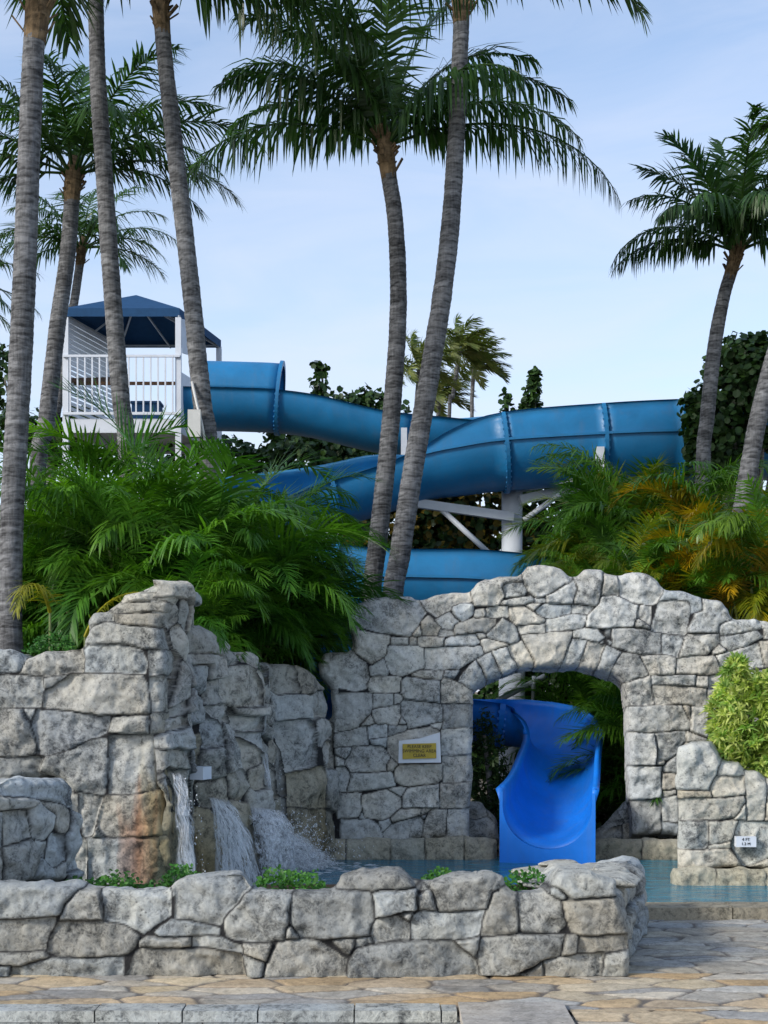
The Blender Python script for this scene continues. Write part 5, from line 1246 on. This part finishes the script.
shrub('sea_grape_tree', 'small spire of round leaves standing just above the far rim of the slide', 'shrub', SG, [B(532, 390, 28.5, .16, .36), B(535, 378, 28.5, .12, .16), B(531, 405, 28.5, .22, .2), B(505, 398, 28.6, .10, .14), B(508, 408, 28.6, .14, .12), B(520, 425, 28.6, .4, .3)], 800, .12, .95, 'leaf_grape', 53, (P(525, 0, 28.5)[0], 28.6, -.6), DK)
shrub('sea_grape_tree', 'dark shrub with brown dead leaves under the slide, left of the middle trunks', 'shrub', SG, [B(355, 525, 24.5, .5, .7), B(345, 500, 24.5, .6, .6), B(370, 555, 24.5, .6, .6), B(320, 600, 24.5, 1.2, .9), B(290, 640, 24.5, 1.2, .9)], 4600, .15, .9, 'leaf_grape', 54, (P(350, 0, 24.5)[0], 24.5, -.6), BR_)
shrub('sea_grape_tree', 'dark shrub with brown dead leaves behind the steel brace under the slide', 'shrub', SG, [B(440, 520, 24.6, .7, .75), B(480, 500, 24.6, .7, .8), B(500, 540, 24.6, .7, .6), B(420, 490, 24.6, .6, .6), B(460, 555, 24.6, .8, .5), B(400, 540, 24.6, .6, .7)], 4400, .14, .9, 'leaf_grape', 55, (P(460, 0, 24.6)[0], 24.6, -.6), BR_)
shrub('sea_grape_tree', 'dark shrub behind the white column and the right support arms', 'shrub', SG, [B(545, 500, 25, .8, .9), B(590, 490, 25, .8, .8), B(640, 500, 25, .9, .9), B(560, 550, 25, 1.0, .7), B(690, 480, 25.4, .9, .8)], 4600, .14, .9, 'leaf_grape', 56, (P(570, 0, 25)[0], 25.2, -.6), DK)
shrub('sea_grape_tree', 'dark shrub under the left end of the tower deck', 'shrub', SG, [B(85, 425, 30, .5, .4), B(60, 440, 30, .8, .5), B(110, 450, 30, .8, .4), B(20, 430, 30, .6, .5), B(165, 450, 30, .9, .35), B(5, 380, 33, .4, .9), B(215, 455, 30, 1.0, .45), B(260, 470, 30, 1.0, .5)], 3800, .14, .9, 'leaf_grape', 57, (P(70, 0, 30)[0], 30, 1.5), DK)
shrub('leafy_shrub', 'dark leafy shrub in deep shade behind the arch, right of the slide', 'shrub', 'shaded shrubs behind the arch', [B(605, 690, 18.2, .5, .5), B(560, 680, 18.6, .7, .45), B(612, 760, 17.4, .4, .6), B(610, 820, 16.4, .3, .5), B(520, 690, 18.6, .5, .4)], 3200, .12, .6, 'leaf_grape', 58, (P(600, 0, 17.5)[0], 17.8, -.6), DK)
shrub('twiggy_shrub', 'dark fine-leaved shrub behind the arch, under the slide at left', 'shrub', 'shaded shrubs behind the arch', [B(490, 770, 14.9, .2, .5), B(484, 735, 14.9, .12, .3), B(505, 800, 14.8, .2, .3), B(488, 820, 14.7, .16, .25)], 2300, .06, .35, 'leaf_grape', 59, (P(490, 0, 14.9)[0], 14.9, -.6), ((1, 1, 1), (1.3, 1.1, 1.0)))
shrub('leafy_shrub', 'broad dark hedge mass filling the shade far behind the arch', 'shrub', 'shaded shrubs behind the arch', [B(480, 720, 20, .9, .9), B(550, 740, 20, 1.0, .9), B(620, 730, 20, 1.0, 1.0), B(560, 800, 19.4, 1.0, .8), B(480, 800, 19.4, .9, .8), B(640, 800, 19, .8, .9)], 5200, .15, .7, 'leaf_grape', 60, (P(550, 0, 20)[0], 20, -.6), DK)

# yellow-green bush on the right planter
rng = np.random.RandomState(71); root = empty('variegated_bush', (3.3, 12.5, .86), 'bright yellow-green variegated bush on top of the right planter wall', 'bush'); mb = MB()
for c, r, k in (((3.36, 12.45, 1.30), (.44, .35, .42), 330), ((3.8, 12.6, 1.25), (.5, .4, .45), 300), ((3.05, 12.38, 1.38), (.16, .18, .30), 90), ((3.12, 12.42, 1.72), (.10, .1, .17), 46), ((3.25, 12.3, 1.02), (.25, .2, .25), 110), ((3.42, 12.42, 1.58), (.36, .25, .17), 170), ((3.08, 12.36, 1.55), (.14, .15, .12), 50), ((3.02, 12.36, 1.2), (.12, .15, .2), 40), ((4.4, 12.6, 1.2), (.5, .4, .4), 160)):
    p, d = blob_points(rng, c, r, k)
    for q, dd in zip(p, d):
        ax = unit(dd * .7 + np.array([0, -.15, .75]) + rng.normal(0, .2, 3)); m_ = 13
        dirs = unit(ax * rng.uniform(.15, 1.0, (m_, 1)) + rng.normal(0, .55, (m_, 3))); s = rng.uniform(.07, .13, (m_, 1))
        sidev = unit(np.cross(dirs, rng.normal(size=(m_, 3)))) * .011; dn = np.array([0, 0, -.2]) * s
        V = np.stack([q + dirs * 0 - sidev * .3, q + sidev * .3 + dirs * 0, q + dirs * s * .55 + sidev, q + dirs * s * .55 - sidev, q + dirs * s + dn], 1)
        b = np.arange(m_)[:, None] * 5; tn = np.array([1, 1, 1]) * rng.uniform(.7, 1.25)
        if rng.rand() < .3: tn = tn * [.55, .75, .6]
        C = np.ones((m_, 5, 4)); C[:, :, :3] = tn
        mb.add(V.reshape(-1, 3), b + [0, 1, 2, 3], b + [3, 2, 4], C.reshape(-1, 4))
mb.build('foliage', M['leaf_pale'], root)
tb = MB()
for k in range(9):
    x = 3.0 + k * .16; tb.tube([(x, 12.5, .84), (x + rng.uniform(-.1, .1), 12.45, 1.1), (x + rng.uniform(-.15, .15), 12.4, 1.4)], [.02, .015, .008], 6)
tb.build('stem', M['trunk_dark'], root, True)

# ground cover tufts in the front planter and along the left wall
rng = np.random.RandomState(81)
for px0, px1, py0, py1, D, lab in ((56, 160, 879, 890, 8.7, 'low strip of creeping green plants below the far left rock'), (247, 326, 868, 890, 8.75, 'rounded tuft of small-leaved green plants in front of the splash'), (418, 462, 872, 888, 8.8, 'small green tuft peeping over the planter stones near the middle'),
                                   (500, 553, 873, 890, 8.75, 'green tuft left of the dark-topped corner boulder'), (160, 200, 872, 884, 8.9, 'thin green sprig behind the tall square front stone'), (28, 75, 640, 650, 10.95, 'small seedlings at the foot of the leftmost palm')):
    a, b = P(px0, py1, D), P(px1, py0 - 7, D); root = empty('ground_cover_plant', ((a[0] + b[0]) / 2, D, a[2] - .03), lab, 'plant', 'low green plants on the walls'); mb = MB()
    n = int(900 * (b[0] - a[0])) + 120; x = rng.uniform(a[0], b[0], n); u = (x - a[0]) / (b[0] - a[0]); hmax = (b[2] - a[2] + .03) * np.clip(np.sin(np.pi * np.clip(u, .02, .98)) ** .5 * (.7 + .5 * vnoise(x * 14, x * 0, 4) + .2), .2, 1.2)
    z = a[2] - .04 + hmax * rng.uniform(0, 1, n) ** .6; y = D + rng.uniform(-.16, .16, n)
    leaves(mb, np.stack([x, y, z], -1), rng.normal(0, .5, (n, 3)) + [0, -.5, .8], .032, .6, rng, (1, 1, 1), .4)
    mb.build('foliage', M['leaf_cover'], root)

# ---------------------------------------------------------------- camera, sky, sun
cam = bpy.data.cameras.new('camera'); co = bpy.data.objects.new('camera', cam); COL.objects.link(co)
co.location = (0, 0, EYE); co.rotation_euler = (R_(90), 0, 0)
cam.sensor_fit = 'HORIZONTAL'; cam.sensor_width = 36; cam.lens = F / 768 * 36; cam.shift_y = (HY - 512) / 768; cam.clip_end = 4000; cam.clip_start = .1
scene.camera = co

SUN_DIR = np.array([-.72, -.50, .50]); SUN_DIR = SUN_DIR / np.linalg.norm(SUN_DIR)
el = math.asin(SUN_DIR[2]); rot = math.atan2(SUN_DIR[0], SUN_DIR[1])
w = bpy.data.worlds.new('World'); scene.world = w; w.use_nodes = True; nt = w.node_tree; nt.nodes.clear()
def N(t): return nt.nodes.new('ShaderNode' + t)
out = N('OutputWorld'); bg = N('Background'); sky = N('TexSky'); sky.sky_type = 'NISHITA'; sky.sun_disc = False; sky.sun_elevation = el; sky.sun_rotation = rot; sky.air_density = 1.0; sky.dust_density = 1.2; sky.ozone_density = 1.5
tc = N('TexCoord'); mp = N('Mapping'); mp.inputs['Scale'].default_value = (2.2, 2.2, 9.0); nt.links.new(tc.outputs['Generated'], mp.inputs['Vector'])
nz = N('TexNoise'); nz.inputs['Scale'].default_value = 2.2; nz.inputs['Detail'].default_value = 8; nz.inputs['Roughness'].default_value = .55; nz.inputs['Distortion'].default_value = .6; nt.links.new(mp.outputs[0], nz.inputs['Vector'])
cr = N('ValToRGB'); cr.color_ramp.elements[0].position = .35; cr.color_ramp.elements[0].color = (.22, .22, .22, 1); cr.color_ramp.elements[1].position = .80; cr.color_ramp.elements[1].color = (.62, .62, .62, 1); nt.links.new(nz.outputs['Fac'], cr.inputs['Fac'])
mx = N('Mix'); mx.data_type = 'RGBA'; sx = N('SeparateXYZ'); nt.links.new(tc.outputs['Generated'], sx.inputs[0]); hz = N('MapRange'); hz.inputs[1].default_value = .05; hz.inputs[2].default_value = .50; hz.inputs[3].default_value = .38; hz.inputs[4].default_value = -.17; nt.links.new(sx.outputs['Z'], hz.inputs[0])
ad = N('Math'); ad.operation = 'ADD'; ad.use_clamp = True; nt.links.new(cr.outputs[0], ad.inputs[0]); nt.links.new(hz.outputs[0], ad.inputs[1]); nt.links.new(ad.outputs[0], mx.inputs[0]); nt.links.new(sky.outputs[0], mx.inputs[6]); mx.inputs[7].default_value = CLOUD
nt.links.new(mx.outputs[2], bg.inputs['Color']); bg.inputs['Strength'].default_value = SKY_K; nt.links.new(bg.outputs[0], out.inputs['Surface'])
sl = bpy.data.lights.new('sun', 'SUN'); sl.energy = SUN_E; sl.angle = R_(SUN_A); sl.color = (1, .95, .88); so = bpy.data.objects.new('sun', sl); COL.objects.link(so)
so.rotation_euler = Vector(-SUN_DIR).to_track_quat('-Z', 'Y').to_euler(); so.location = (-20, -10, 20)
scene.view_settings.view_transform = 'Standard'; scene.view_settings.look = 'None'; scene.view_settings.gamma = 1; scene.view_settings.use_curve_mapping = False
scene.view_settings.exposure = EXPO
scene.render.engine = 'CYCLES'
